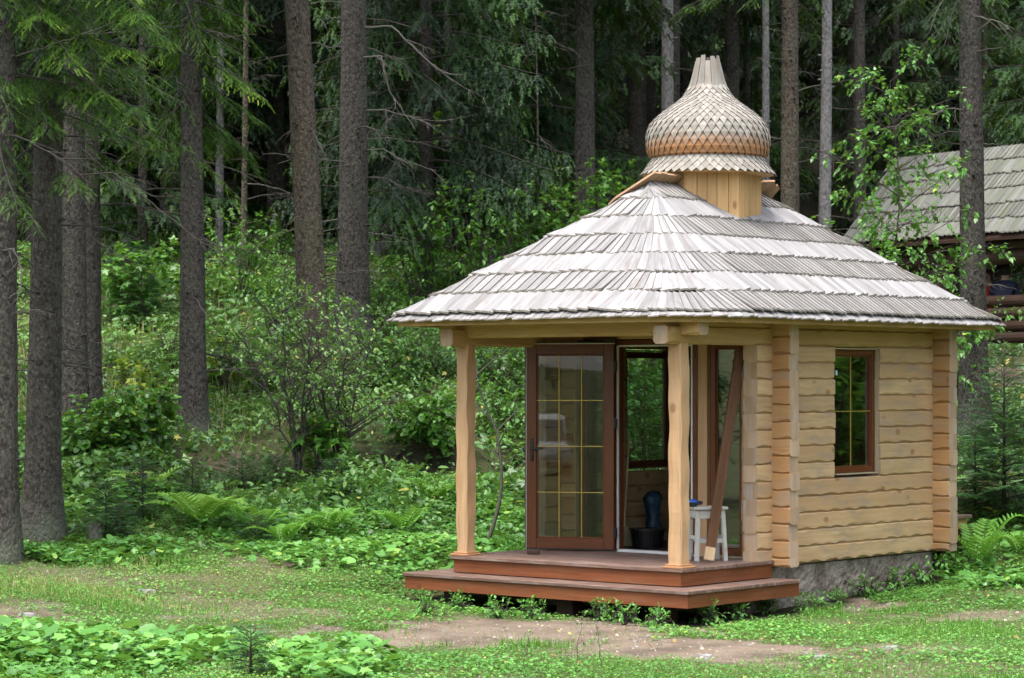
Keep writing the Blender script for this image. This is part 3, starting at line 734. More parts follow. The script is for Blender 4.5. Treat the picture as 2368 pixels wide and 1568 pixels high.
def G(x, y):
    x = np.asarray(x, float); y = np.asarray(y, float); yc = np.maximum(y, 14)
    u = np.clip(CX+F*x/yc, -249, 2799); us = [c[0] for c in COLS]
    zs = np.stack([np.interp(yc, [p[0] for p in c[1]], [p[1] for p in c[1]]) for c in COLS])
    i = np.clip(np.searchsorted(us, u)-1, 0, len(us)-2); u0 = np.take(us, i); u1 = np.take(us, i+1); t = (u-u0)/(u1-u0)
    t = t*t*(3-2*t)
    z = np.take_along_axis(zs, i[None], 0)[0]*(1-t)+np.take_along_axis(zs, (i+1)[None], 0)[0]*t
    amp = np.clip((yc-21)/14, .12, 1)
    z = z+amp*(.05*np.sin(x*1.9+y*.7)+.04*np.sin(x*.83-y*1.31+1)+.025*np.sin(x*4.1+y*3.3)+.02*np.sin(x*3.1-y*5.2))
    far = np.clip((np.abs(x)-22)/40, 0, 1)**2*6                      # the valley sides
    back = np.clip((-y-20)/40, 0, 1)**2*6
    dx, dy = x-ORI.x, y-ORI.y; a = dx*CR+dy*SR; b = -dx*SR+dy*CR       # trodden hollow along the step and the footing
    q = np.maximum(np.maximum(-.45-a, a-4.2), np.maximum(-.50-b, b-3.2)); z = z-.085*np.clip(1-np.maximum(q, 0)/.75, 0, 1)**1.2
    return z+far+back
def G1(x, y): return float(G(np.array([x]), np.array([y]))[0])
def uv_of(x, y, z): return CX+F*x/y, HV-(z-CZ)*F/y
DIRT = [(1150, 1470, 520, 26, 1.0), (1600, 1505, 330, 30, .85), (1330, 1450, 260, 20, 1.0), (40, 1425, 170, 32, .5), (230, 1335, 240, 24, .36), (1930, 1402, 120, 14, 1.0), (2250, 1425, 190, 12, .7), (560, 1420, 260, 14, .5),
        (2050, 1545, 300, 22, .35), (620, 1290, 140, 26, .55), (560, 1060, 110, 34, .5), (420, 1400, 160, 20, .5), (1000, 1395, 80, 8, .4), (2330, 870, 90, 30, .8), (2100, 1500, 160, 14, .5)]
def nz2(x, y, s, seed=0):
    a = seed*1.7
    return (np.sin(x*s+a+1.3*np.sin(y*s*.7+a))+np.sin(y*s*1.13-a+1.1*np.sin(x*s*.81))+np.sin((x+y)*s*.61+2*a))/3
def dirt(x, y):
    z = G(x, y); yy = np.maximum(y, 15); u, v = uv_of(x, yy, z)
    m = np.zeros_like(u)
    for cu, cv, ru, rv, w in DIRT:
        r = np.sqrt(((u-cu)/ru)**2+((v-cv)/rv)**2)+.42*nz2(x, y, 3.1)+.34*nz2(x, y, 9.0, 1)+.2*nz2(x, y, 23.0, 2)
        m = np.maximum(m, w*np.clip((1.25-r)/.5, 0, 1))
    return m
def inside_pav(x, y, m=0.0):
    dx, dy = x-ORI.x, y-ORI.y; a = dx*CR+dy*SR; b = -dx*SR+dy*CR
    return ((a > .55-m) & (a < 4.7+m) & (b > -.30-m+.06*np.sin(a*7)+.05*np.sin(a*17)) & (b < 2.78+m)) | ((a > -.55-m+.05*np.sin(b*9)) & (a < 1.6+m) & (b > -.56-m+.05*np.sin(a*9)) & (b < 3.3+m))
xs = np.concatenate([np.linspace(-70, -16, 28), np.arange(-15.5, -8, .5), np.arange(-8, 12, .2), np.arange(12, 18, .5), np.linspace(18.5, 70, 27)])
ys = np.concatenate([np.linspace(-45, 14, 30), np.arange(14.5, 17, .5), np.arange(17, 40, .16), np.arange(40, 56, .4), np.linspace(57, 125, 46)])
GX, GY = np.meshgrid(xs, ys, indexing='ij'); GZ = G(GX.ravel(), GY.ravel())
nx, ny = len(xs), len(ys); idx = np.arange(nx*ny).reshape(nx, ny)
fq = np.stack([idx[:-1, :-1], idx[1:, :-1], idx[1:, 1:], idx[:-1, 1:]], -1).reshape(-1, 4)
me = bpy.data.meshes.new('ground'); me.vertices.add(nx*ny); me.vertices.foreach_set('co', np.stack([GX.ravel(), GY.ravel(), GZ], 1).reshape(-1).astype(np.float32))
me.loops.add(fq.size); me.loops.foreach_set('vertex_index', fq.reshape(-1).astype(np.int32)); me.polygons.add(len(fq))
me.polygons.foreach_set('loop_start', (np.arange(len(fq))*4).astype(np.int32)); me.polygons.foreach_set('loop_total', np.full(len(fq), 4, np.int32))
me.polygons.foreach_set('use_smooth', np.ones(len(fq), bool))
a_ = me.attributes.new('dirt', 'FLOAT', 'POINT'); a_.data.foreach_set('value', dirt(GX.ravel(), GY.ravel()).astype(np.float32))
forest_and_shade = np.clip((GY.ravel()-44)/8, 0, 1); _u, _v = uv_of(GX.ravel(), np.maximum(GY.ravel(), 15), GZ); forest_and_shade = np.maximum(forest_and_shade, np.clip(1.4-np.sqrt(((_u-985)/190)**2+((_v-1062)/50)**2), 0, 1))  # dark forest floor; the ellipse paints the bank hollow's shade into the ground colour
forest_and_shade = np.maximum(forest_and_shade, .45*np.clip((GY.ravel()-29)/3, 0, 1)); forest_and_shade = np.maximum(forest_and_shade, inside_pav(GX.ravel(), GY.ravel(), -.05)*.8)  # bank toned down; ground colour under the pavilion made darker too
a_ = me.attributes.new('forest_and_shade', 'FLOAT', 'POINT'); a_.data.foreach_set('value', forest_and_shade.astype(np.float32))
me.update(calc_edges=True)
m, nt, b_ = nodes('forest clearing ground'); oc = N(nt, 'ShaderNodeTexCoord').outputs['Object']
nA = noise(nt, oc, 7, 6, .65); nB = noise(nt, oc, 45, 5, .7); nC = noise(nt, oc, 1.6, 5)
gcol = mix(nt, nA, (.05, .085, .024), (.125, .125, .055)); gcol = mix(nt, ramp(nt, nC, [(.45, (0, 0, 0)), (.7, (.6, .6, .6))]), gcol, (.15, .125, .07))
dcol = mix(nt, nB, (.15, .112, .082), (.32, .25, .185)); dcol = mix(nt, ramp(nt, nA, [(.4, (0, 0, 0)), (.7, (.8, .8, .8))]), dcol, (.17, .125, .088))
dcol = mix(nt, ramp(nt, nC, [(.42, (0, 0, 0)), (.62, (.75, .75, .75))]), dcol, (.10, .075, .056))
dm = math_(nt, 'ADD', attr(nt, 'dirt'), math_(nt, 'MULTIPLY', math_(nt, 'SUBTRACT', nB, .5), .7), True)
col = mix(nt, ramp(nt, dm, [(.25, (0, 0, 0)), (.55, (1, 1, 1))]), gcol, dcol)
col = mix(nt, attr(nt, 'forest_and_shade'), col, mix(nt, nA, (.006, .006, .004), (.022, .019, .011)))
nt.links.new(col, b_.inputs['Base Color']); b_.inputs['Roughness'].default_value = .95; b_.inputs['Specular IOR Level'].default_value = .15
bump(nt, b_, math_(nt, 'ADD', nA, nB), .9, .03)
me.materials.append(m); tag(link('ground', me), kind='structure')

# ================================================================ leaf templates
T_OVAL = (np.array([(0, 0, 0), (.24, .3, .05), (.20, .68, .03), (0, 1, -.06), (-.20, .68, .03), (-.24, .3, .05)]), [(0, 1, 2, 3), (0, 3, 4, 5)])
def fan(rim): return np.array([(0, .12, -.04)]+rim), [(0, i+1, (i+1) % len(rim)+1) for i in range(len(rim))]
T_ROUND = fan([(0, 0, -.02), (.34, -.12, .04), (.56, .16, .05), (.52, .52, .03), (.30, .82, 0), (0, .92, -.06), (-.30, .82, 0), (-.52, .52, .03), (-.56, .16, .05), (-.34, -.12, .04)])
T_MAPLE = fan([(0, 0, 0), (.40, -.06, -.02), (.24, .18, .02), (.62, .42, -.03), (.26, .46, .02), (.0, 1.0, -.08), (-.26, .46, .02), (-.62, .42, -.03), (-.24, .18, .02), (-.40, -.06, -.02)])
T_BIRCH = fan([(0, 0, 0), (.30, .14, .03), (.34, .36, .03), (.16, .70, 0), (0, 1.0, -.05), (-.16, .70, 0), (-.34, .36, .03), (-.30, .14, .03)])
T_BLADE = (np.array([(-.035, 0, 0), (.035, 0, 0), (.028, .45, .04), (-.028, .45, .04), (.012, .8, .16), (-.012, .8, .16), (0, 1.0, .32), (0, 1.0, .32)]), [(0, 1, 2, 3), (3, 2, 4, 5), (5, 4, 6, 7)])
def twig_template(n, w, spread, fwd):
    v = []; f = []
    for i in range(n):
        y = i/n*.88
        for s in (-1, 1):
            k = len(v); sp = spread*(1-.45*i/n)*(1+.25*((i*7+3) % 5-2)/2)
            v += [(s*.008, y, 0), (s*.008, y+w, .012), (s*sp, y+fwd+.02, -.05*((i % 3)-1)-.03)]; f.append((k, k+1, k+2))
    k = len(v); v += [(-.012, 0, 0), (.012, 0, 0), (0, 1.04, -.02)]; f.append((k, k+1, k+2))
    return np.array(v), f
T_TWIG = twig_template(11, .085, .155, .13)
T_TWIGF = twig_template(6, .16, .20, .18)

def unit(a): return a/(np.linalg.norm(a, axis=-1, keepdims=True)+1e-9)
# ================================================================ conifer branches
class Crown:
    def __init__(s): s.p = []; s.d = []; s.n = []; s.sc = []; s.t = []; s.wood = MB()
    def spray(s, p, d, L, droop=.25, *a, lead=(), **k):
        s.lead = lead; s._spray(p, d, L, droop, *a, **k)
    def _spray(s, p, d, L, droop=.25, dens=1.0, tw=.16, tb=.35, hang=.5, wood=True, bare=.25, sub=.42):
        """one live branch: limb, side shoots and hanging needle twigs"""
        p = Vector(p); d = Vector(d).normalized(); side = d.cross(Vector((0, 0, 1))).normalized()
        npt = 9; pts = []
        for i in range(npt):
            t = i/(npt-1); pts.append(p+d*L*t+Vector((0, 0, L*(-droop*t*t*1.4+droop*.5*t**4)))+side*(L*.04*math.sin(t*5+p.x*3)))
        if wood: ld = list(s.lead); s.wood.tube(ld+pts, [.011*L**.7+.004*(len(ld)-i) for i in range(len(ld))]+[max(.004, .011*L**.7*(1-.85*i/(npt-1))) for i in range(npt)], 5, caps=False)
        n1 = max(4, int(L/.11*dens))
        for i in range(n1):
            t = bare+(1-bare)*(i+random.random())/n1; k = min(npt-2, int(t*(npt-1))); q = pts[k].lerp(pts[k+1], t*(npt-1)-k)
            dd = (pts[k+1]-pts[k]).normalized()
            for sg in (-1, 1):
                l2 = L*sub*(1.08-t)**.7*random.uniform(.55, 1.1)+tw*.6
                e = (side*sg*random.uniform(.6, 1.0)+dd*random.uniform(.35, .9)+Vector((0, 0, -hang*random.uniform(.3, 1.1)))).normalized()
                m2 = max(1, int(l2/(tw*.62)))
                for j in range(m2):
                    f = (j+.3)/m2; r = q+e*l2*f+Vector((0, 0, -hang*l2*f*f*.6))
                    for s2 in ((-1, 1) if j < m2-1 else (0,)):
                        e2 = (e+side.cross(e)*0+e.cross(Vector((0, 0, 1)))*s2*random.uniform(.4, .9)+Vector((random.uniform(-.2, .2), random.uniform(-.2, .2), -hang*random.uniform(.1, 1.0)))).normalized()
                        s.p.append(r); s.d.append(e2); s.n.append((random.uniform(-.35, .35), random.uniform(-.35, .35), 1))
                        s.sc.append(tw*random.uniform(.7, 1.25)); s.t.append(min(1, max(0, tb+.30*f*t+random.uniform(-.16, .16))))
    def build(s, parent, mat, tmpl, name='crown', wname='limbs'):
        p = np.array(s.p); Mx = frame(np.array(s.d), np.array(s.n))*np.array(s.sc)[:, None, None]
        if name == 'bough':                                # limb with its needles hung on it
            b = s.wood.build('bough', M['twig'], parent, smooth=True); scatter_mesh('needles', tmpl[0], tmpl[1], p, Mx, s.t, mat, b); return b
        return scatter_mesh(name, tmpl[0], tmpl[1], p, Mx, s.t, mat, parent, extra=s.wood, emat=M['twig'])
def trunk_mesh(H, r0, r1, mat, parent, lean=(0, 0), flare=.45, seg=18, curve=0.0, stubs=10, dead=0, dead_z=(1.5, 8), dead_L=(.4, 1.6), sink=.4):
    mb = MB(); n = max(8, int(H/.45)); pts = []; rad = []
    for i in range(n+1):
        z = -sink+(H+sink)*(i/n); t = max(0, z)/H
        pts.append((lean[0]*t+curve*math.sin(t*3.1), lean[1]*t, z)); rad.append((r0+(r1-r0)*t)*(1+flare*(.6*math.exp(-max(0, z+.1)/.22)+.4*math.exp(-max(0, z+.1)/.9))))
    mb.tube(pts, rad, seg, jit=.07)
    for _ in range(stubs):
        z = random.uniform(.8, min(H*.9, 11)); a = random.uniform(0, 6.28); t = z/H; r = r0+(r1-r0)*t; c = Vector((lean[0]*t+curve*math.sin(t*3.1), lean[1]*t, z)); e = Vector((math.cos(a), math.sin(a), .15))
        mb.tube([c+e*r*.8, c+e*(r+random.uniform(.03, .11))], [.026, .014], 6)
    o = mb.build('trunk', mat, parent, smooth=True)
    if dead:
        for _ in range(dead):
            mb = MB()
            z = random.uniform(*dead_z); a = random.uniform(0, 6.28); t = z/H; c = Vector((lean[0]*t+curve*math.sin(t*3.1), lean[1]*t, z)); r = r0+(r1-r0)*t
            dead_branch(mb, c+Vector((math.cos(a), math.sin(a), 0))*r*.85, a, random.uniform(*dead_L))
            mb.build('dead_branch', M['twig'] if random.random() < .75 else M['twigpale'], o, smooth=True)
    return o
def snag(ti, pts, r=.012, tw=9):
    """a long bare branch the photograph shows, reaching out from its trunk"""
    t, H, lx, _ = TREES[ti]; o = t.location; q = [P(u, v, o.y+dy)-o for u, v, dy in pts]; mb = MB(); w = []
    foot = Vector((lx*(q[0].z)/H, 0, q[0].z)); q = [foot]+q
    for a, b in zip(q[:-1], q[1:]):
        for k in range(5): w.append(a.lerp(b, k/5)+Vector((random.uniform(-.012, .012), 0, random.uniform(-.012, .012))))
    w.append(q[-1]); n = len(w); mb.tube(w, [r*(1-.75*i/n) for i in range(n)], 6, caps=False)
    for _ in range(tw):
        i = random.randint(3, n-2); d = (w[i+1]-w[i]).normalized(); s_ = Vector((random.uniform(-.6, .6), random.uniform(-1, 1), random.uniform(-1, .5))); dead_branch(mb, w[i], math.atan2((d+s_).y, (d+s_).x), random.uniform(.2, .7), (d+s_).z*.6, r*.45, 7)
    mb.build('dead_branch', M['twig'] if r < .013 else M['twigpale'], t, smooth=True)
def dead_branch(mb, p, a, L, up=None, r=None, twigs=5):
    e = Vector((math.cos(a), math.sin(a), random.uniform(-.25, .25) if up is None else up)).normalized(); s = e.cross(Vector((0, 0, 1))).normalized()
    k = 7; c1, c2 = random.uniform(-.18, .18), random.uniform(-.3, .05); r = r or .006+.006*L
    pts = [Vector(p)+e*L*i/k+s*c1*L*(i/k)**2+Vector((0, 0, c2*L*(i/k)**2))+Vector((random.uniform(-.012, .012), random.uniform(-.012, .012), random.uniform(-.012, .012))) for i in range(k+1)]
    mb.tube(pts, [r*(1-.8*i/k) for i in range(k+1)], 5, caps=False)
    for _ in range(int(twigs*L+1)):
        i = random.randint(2, k); q = pts[i]; l = random.uniform(.12, .45)*min(1.2, L); f = (e*random.uniform(.2, .9)+s*random.choice((-1, 1))*random.uniform(.3, .9)+Vector((0, 0, random.uniform(-.7, .3)))).normalized()
        mb.tube([q, q+f*l*.5+Vector((0, 0, -.02)), q+f*l+Vector((0, 0, random.uniform(-.1, .02)))], [r*.45, r*.35, r*.15], 4, caps=False)

def conifer(H, base, rad, nb, tw, mat, tmpl, tb=.3, dens=.8, droop=.3, bark='bark', r0=.2, dead=8, parent=None, hang=.6, seg=12):
    """whole spruce with root at the parent's origin"""
    trunk_mesh(H, r0, .03, M[bark], parent, flare=.3, seg=seg, stubs=6)
    c = Crown()
    for _ in range(dead): a = random.uniform(0, 6.28); dead_branch(c.wood, (0, 0, random.uniform(min(1.2, base*.3), max(base, 2.))), a, random.uniform(.5, 1.8))
    for i in range(nb):
        t = ((i+random.random())/nb)**1.15; z = base+(H-base)*t; L = max(.3, rad*(1-t)**.8*random.uniform(.6, 1.25))
        a = i*2.4+random.uniform(-.4, .4); c.spray((0, 0, z), (math.cos(a), math.sin(a), .12+.35*t), L, droop*(1-t*.6), dens, tw, tb+.12*t+random.uniform(-.2, .3), hang)
    return c.build(parent, mat, tmpl)

# ================================================================ spruces whose trunks the photograph shows
def rooted(name, u, Y, label, cat, group=None, dz=0.0):
    x = (u-CX)*Y/F
    return empty(name, (x, Y, G1(x, Y)+dz), 0, label, cat, group)
TG = 'spruce trunks standing round the pavilion'
# u at foot, Y, foot radius, u at top edge, bark, label, dead twigs
TR = [
 (6, 27.6, .165, 0, 'bark', 'spruce trunk cut by the left edge of the picture, nearest of all', 14),
 (96, 29.2, .205, 110, 'bark', 'thick grey spruce trunk with wide foot beside the left edge trunk', 26),
 (172, 34.0, .185, 160, 'bark', 'dark spruce trunk close behind the thick left trunk', 22),
 (213, 35.0, .13, 205, 'bark', 'slimmer dark spruce trunk, right one of the close pair at left', 22),
 (447, 35.2, .185, 435, 'bark', 'upright spruce trunk with flared root foot on the open bank', 20),
 (735, 36.2, .225, 680, 'barkbrown', 'leaning brown spruce trunk with pale lichen behind the bare shrub', 14),
 (816, 40.2, .255, 813, 'bark', 'thickest straight spruce trunk with short dead branches all up its sides', 40),
 (2254, 34.0, .185, 2236, 'bark', 'dark spruce trunk in front of the shingled shelter at right', 16),
 (1826, 45.0, .19, 1822, 'barkbrown', 'brown spruce trunk right of the onion dome', 14),
 (1904, 52.0, .145, 1908, 'barkpale', 'pale grey slender trunk between the dome and the shelter', 8),
 (1770, 55.0, .095, 1766, 'barkpale', 'thin pale trunk just behind the right side of the dome', 6),
 (1543, 55.0, .16, 1540, 'barkpale', 'pale trunk left of the dome top, front one of two overlapping', 6),
 (1556, 57.5, .15, 1557, 'bark', 'darker trunk half hidden behind the pale one left of the dome', 4),
 (1988, 58.0, .16, 1983, 'bark', 'dark trunk deep in the wood above the shelter roof', 6),
 (868, 50.0, .10, 868, 'barkpale', 'thin pale trunk behind hanging spruce boughs, left of a pair', 4),
 (893, 51.5, .115, 890, 'barkpale', 'pale trunk behind hanging spruce boughs, right of a pair', 4),
 (563, 46.0, .06, 563, 'barkbrown', 'thin brown trunk in the gap between the upright and leaning spruces', 10),
 (506, 48.0, .085, 504, 'barkpale', 'greyish thin trunk behind the upright spruce on the bank', 8),
 (1238, 44.0, .028, 1236, 'barkbrown', 'very thin dead standing spruce pole left of the pavilion roof', 10)]
TREES = []
for u, Y, r, ut, bk, lab, dead in TR:
    t = rooted('spruce_tree', u, Y, lab, 'spruce tree', TG)
    ztop = CZ+HV*Y/F-t.location.z; H = 22.0 if r > .15 else (17.0 if r > .09 else 12.0 if r > .05 else 5.6)
    lx = (ut-u)*Y/F*H/ztop
    trunk_mesh(H, r, .035 if H > 6 else .008, M[bk], t, lean=(lx, 0), flare=.7 if Y < 45 else .2, seg=20 if Y < 45 else 12, curve=.05, stubs=int(26*min(1, r/.18)), dead=dead, dead_z=(.8 if Y > 33 else 1.6, ztop*1.02), dead_L=(.25, 1.5) if Y < 45 else (.3, 1.3))
    TREES.append((t, H, lx, ztop))

# ---- the bright drooping boughs of the left-hand spruces, hung from their own trunks
def boughs(ti, n, ubox, vbox, dy, tw, tb, mat, dens=1.0, pick=None, Lr=(1.0, 2.0), hang=.5):
    t, H, lx, _ = TREES[ti]; o = t.location
    for i in range(n):
        for _ in range(30):
            u = random.uniform(*ubox); v = random.uniform(*vbox)
            if pick is None or random.random() < pick(u, v): break
        Y = o.y+random.uniform(*dy); e = P(u, v, Y)-o        # where the bough ends
        foot = Vector((lx*(e.z+.5)/H, 0, e.z+random.uniform(.2, .9))); d = e-foot; L = d.length
        if L < .5: continue
        c = Crown()
        Lb = min(L, random.uniform(*Lr)); dn = d.normalized()
        if L-Lb > .2:
            mid = foot+d*((L-Lb)/L); ld = [foot, foot.lerp(mid, .5)+Vector((0, 0, .06*L))]
        else: mid = foot; ld = []
        c.spray(mid, dn+Vector((0, 0, .12)), Lb, .22, dens, tw*.85, tb+random.uniform(-.32, .16), hang, bare=.12, sub=.32, lead=ld)
        c.build(t, mat, T_TWIG, 'bough', 'limb')
boughs(1, 60, (-40, 420), (-60, 430), (-2.6, .6), .14, .58, M['needle'], .9, lambda u, v: 1-.6*max(0, v)/420)
boughs(0, 14, (-60, 170), (20, 540), (-.8, 1.2), .13, .62, M['needle'], .9, None, (.7, 1.3))
boughs(4, 58, (300, 640), (-60, 420), (-.9, 2.4), .145, .60, M['needle'], .9, lambda u, v: 1-.5*max(0, v)/400)
boughs(4, 3, (500, 600), (180, 480), (-.6, .6), .12, .55, M['needle'], .9, None, (.6, 1.0))
boughs(2, 12, (200, 460), (100, 560), (-.4, 1.6), .14, .25, M['needle'], .8)
boughs(7, 14, (2060, 2420), (-60, 200), (-1.0, 3.0), .14, .30, M['needle'], .8)
boughs(8, 8, (1560, 1900), (-60, 150), (-1.0, 1.5), .16, .25, M['needle'], .8)

for ti, pts, r, tw in ((1, [(60, 318, -1.2), (200, 385, -1.6), (330, 450, -1.8), (440, 540, -2.0), (535, 606, -2.2)], .011, 12), (1, [(40, 452, -.8), (150, 505, -1.2), (230, 560, -1.4), (290, 600, -1.6)], .010, 10), (0, [(30, 575, -.4), (50, 620, -.5), (48, 670, -.6), (20, 690, -.7)], .014, 4),
    (1, [(130, 655, -.5), (152, 700, -.7), (150, 760, -.8), (130, 800, -.8)], .012, 8), (1, [(140, 640, -.4), (185, 700, -.8), (215, 790, -1.0)], .010, 8), (2, [(260, 400, -.5), (350, 455, -.8), (430, 452, -1.0)], .010, 8), (3, [(290, 470, -.3), (380, 490, -.5), (470, 470, -.6)], .009, 8),
    (5, [(722, 300, -.2), (745, 345, -.3), (742, 375, -.3)], .014, 2), (5, [(735, 100, -.2), (765, 112, -.2), (795, 90, .3)], .014, 2), (6, [(905, 60, -.3), (985, 135, -.5), (1050, 190, -.7)], .02, 8), (6, [(880, 130, -.3), (900, 210, -.4), (960, 300, -.6)], .018, 8), (6, [(890, 255, -.2), (960, 275, -.4), (1030, 280, -.6)], .014, 8), (6, [(885, 345, -.2), (940, 375, -.4), (1010, 395, -.6)], .013, 8), (6, [(885, 410, -.2), (950, 440, -.4), (1000, 450, -.6)], .012, 8),
    (7, [(2190, 250, -.3), (2110, 285, -.6), (2010, 305, -.8)], .014, 10), (7, [(2320, 110, -.5), (2380, 40, -1)], .012, 6), (7, [(2180, 330, -.3), (2120, 240, -.6), (2000, 330, -.9)], .008, 8)):
    snag(ti, pts, r, tw)
# ---- high crowns above the picture: real, they keep the wood dark
def high_crown(proto, t, z, s):
    c = proto.copy(); COL.objects.link(c); c.parent = t; c.location = (0, 0, z); c.scale = (s, s, s)
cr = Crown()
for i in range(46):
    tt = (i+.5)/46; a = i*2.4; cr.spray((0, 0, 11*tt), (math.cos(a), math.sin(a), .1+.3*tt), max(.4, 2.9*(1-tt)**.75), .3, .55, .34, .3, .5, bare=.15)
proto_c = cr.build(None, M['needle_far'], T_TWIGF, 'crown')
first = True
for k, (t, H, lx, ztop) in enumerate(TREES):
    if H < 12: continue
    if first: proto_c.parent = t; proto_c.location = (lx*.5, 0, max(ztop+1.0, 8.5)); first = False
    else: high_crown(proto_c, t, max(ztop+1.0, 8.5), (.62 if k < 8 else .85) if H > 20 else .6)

# ================================================================ the wood behind
protos = []
for i in range(5):
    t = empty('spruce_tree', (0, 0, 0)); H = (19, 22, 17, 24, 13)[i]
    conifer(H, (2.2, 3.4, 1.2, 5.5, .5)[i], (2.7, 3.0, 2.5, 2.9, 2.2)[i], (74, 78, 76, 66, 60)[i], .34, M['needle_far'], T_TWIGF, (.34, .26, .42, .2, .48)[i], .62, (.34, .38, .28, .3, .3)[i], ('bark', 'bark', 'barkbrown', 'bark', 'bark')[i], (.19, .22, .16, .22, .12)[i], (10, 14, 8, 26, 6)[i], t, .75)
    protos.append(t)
spots = []
def far_ok(x, y, dmin):
    return all((x-a)**2+(y-b)**2 > dmin*dmin for a, b in spots)
WG = 'dense spruces of the wood behind the clearing'
used = [False]*5
def put(i, x, y, s, lab, grp, rz=None):
    t = protos[i] if not used[i] else copy_tree(protos[i]); used[i] = True
    t.location = (x, y, G1(x, y)-.1); t.rotation_euler = (random.uniform(-.02, .02), random.uniform(-.02, .02), random.uniform(0, 6.28) if rz is None else rz); t.scale = (s, s, s)
    tag(t, lab, 'spruce tree', grp)
# the boughs that hang like a curtain right of the thickest trunk
t = rooted('spruce_tree', 985, 43.6, 'spruce with boughs hanging like a dark curtain left of the pavilion roof', 'spruce tree', WG)
conifer(15, 2.2, 2.6, 130, .24, M['needle_far'], T_TWIGF, .36, .75, .42, 'bark', .15, 24, t, 1.1)
spots.append((t.location.x, 43.6))
put(2, (1290-CX)*52/F, 52, 1.0, 'dark spruce just left of the dome behind the maple bushes', WG)
put(0, (1130-CX)*50/F, 50, .9, 'dark green spruce filling the gap left of the onion dome', WG)
put(1, (640-CX)*52.0/F, 52.0, .9, 'dark spruce standing between the upright and the leaning trunk', WG)
put(4, (330-CX)*47.5/F, 47.5, .8, 'bushy young spruce behind the pair of dark trunks at left', WG)
put(3, (1690-CX)*60/F, 60, 1.0, 'tall spruce with bare lower trunk right behind the dome', WG)
for t in protos: spots.append((t.location.x, t.location.y))
for u, Y, r, ut, *_ in TR: spots.append(((u-CX)*Y/F, Y))
n = 0; tries = 0
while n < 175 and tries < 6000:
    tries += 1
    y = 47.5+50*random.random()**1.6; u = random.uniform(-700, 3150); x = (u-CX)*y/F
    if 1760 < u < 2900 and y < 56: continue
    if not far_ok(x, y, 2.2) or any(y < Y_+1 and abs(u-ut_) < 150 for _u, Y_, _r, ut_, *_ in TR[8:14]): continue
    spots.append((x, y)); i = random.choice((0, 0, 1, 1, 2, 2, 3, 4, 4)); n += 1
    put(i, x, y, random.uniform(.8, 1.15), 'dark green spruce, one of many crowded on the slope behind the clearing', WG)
back = []  # spruces added out of view behind the camera to block low sky light
for _ in range(400):
    x = random.uniform(-36, 36); y = random.uniform(-30, 8); q = abs((x-.5)*30.5-(y-26.5)*14.5)/33.8
    if abs(x) < 9 and y > -6 or q < 3.2 or any((x-a)**2+(y-b)**2 < 12 for a, b in back): continue
    back.append((x, y))
    if len(back) >= 46: break
RG = 'spruces on the other sides of the clearing'
for x, y, i in ((10.5, 30.5, 2), (11.5, 33.5, 4), (12.5, 31.5, 2), (13, 27, 2), (16, 31, 0), (15, 24, 4), (14.5, 29.5, 0), (18, 32.5, 2), (17.5, 36.5, 2), (22, 37, 0), (19, 35, 1), (20, 28, 2), (24, 33, 0), (18, 20, 1), (14, 34, 4), (26, 26, 2), (23, 40, 1), (29, 36, 0), (17, 40, 3), (-13, 24, 2), (-16, 29, 0), (-12, 33, 4), (-18, 20, 1), (-20, 34, 2), (-15, 38, 1), (-22, 26, 0), (-14, 15, 0), (-19, 10, 1), (-8, -12, 0), (0, -16, 1), (8, -13, 2), (16, 2, 1), (18, 10, 0), (-24, 2, 1), (24, -4, 0))+tuple((x, y, random.choice((0, 1, 2, 3))) for x, y in back):
    put(i, x+random.uniform(-.7, .7), y+random.uniform(-.7, .7), random.uniform(.85, 1.1), 'dark spruce out of view around the clearing, added to block low sky and fill reflections', RG)
# ================================================================ undergrowth (nobody could count it: stuff)
def sample(n, ubox, ybox, dens):
    """n points on the ground inside a wedge, kept with probability dens(x, y, u, v)"""
    X = []; Y = []; k = 0
    while k < n:
        m = int((n-k)*2.5)+2000
        y = np.sqrt(rng.uniform(ybox[0]**2, ybox[1]**2, m)); u = rng.uniform(ubox[0], ubox[1], m); x = (u-CX)*y/F
        z = G(x, y); uu, v = uv_of(x, y, z)
        ok = (rng.random(m) < dens(x, y, uu, v)) & ~inside_pav(x, y)
        X.append(x[ok]); Y.append(y[ok]); k += int(ok.sum())
    X = np.concatenate(X)[:n]; Y = np.concatenate(Y)[:n]
    return X, Y, G(X, Y)
def ell(u, v, cu, cv, ru, rv): return np.clip(1.35-np.sqrt(((u-cu)/ru)**2+((v-cv)/rv)**2), 0, .35)/.35
def lawn(x, y, u, v):
    d = dirt(x, y); p = np.clip(1-d*1.25, .015, 1)
    p = p*np.clip(.62+.7*nz2(x, y, 2.3, 3)+.3*nz2(x, y, 7, 2), .12, 1)
    return p*np.where(y > 28, .6, 1)
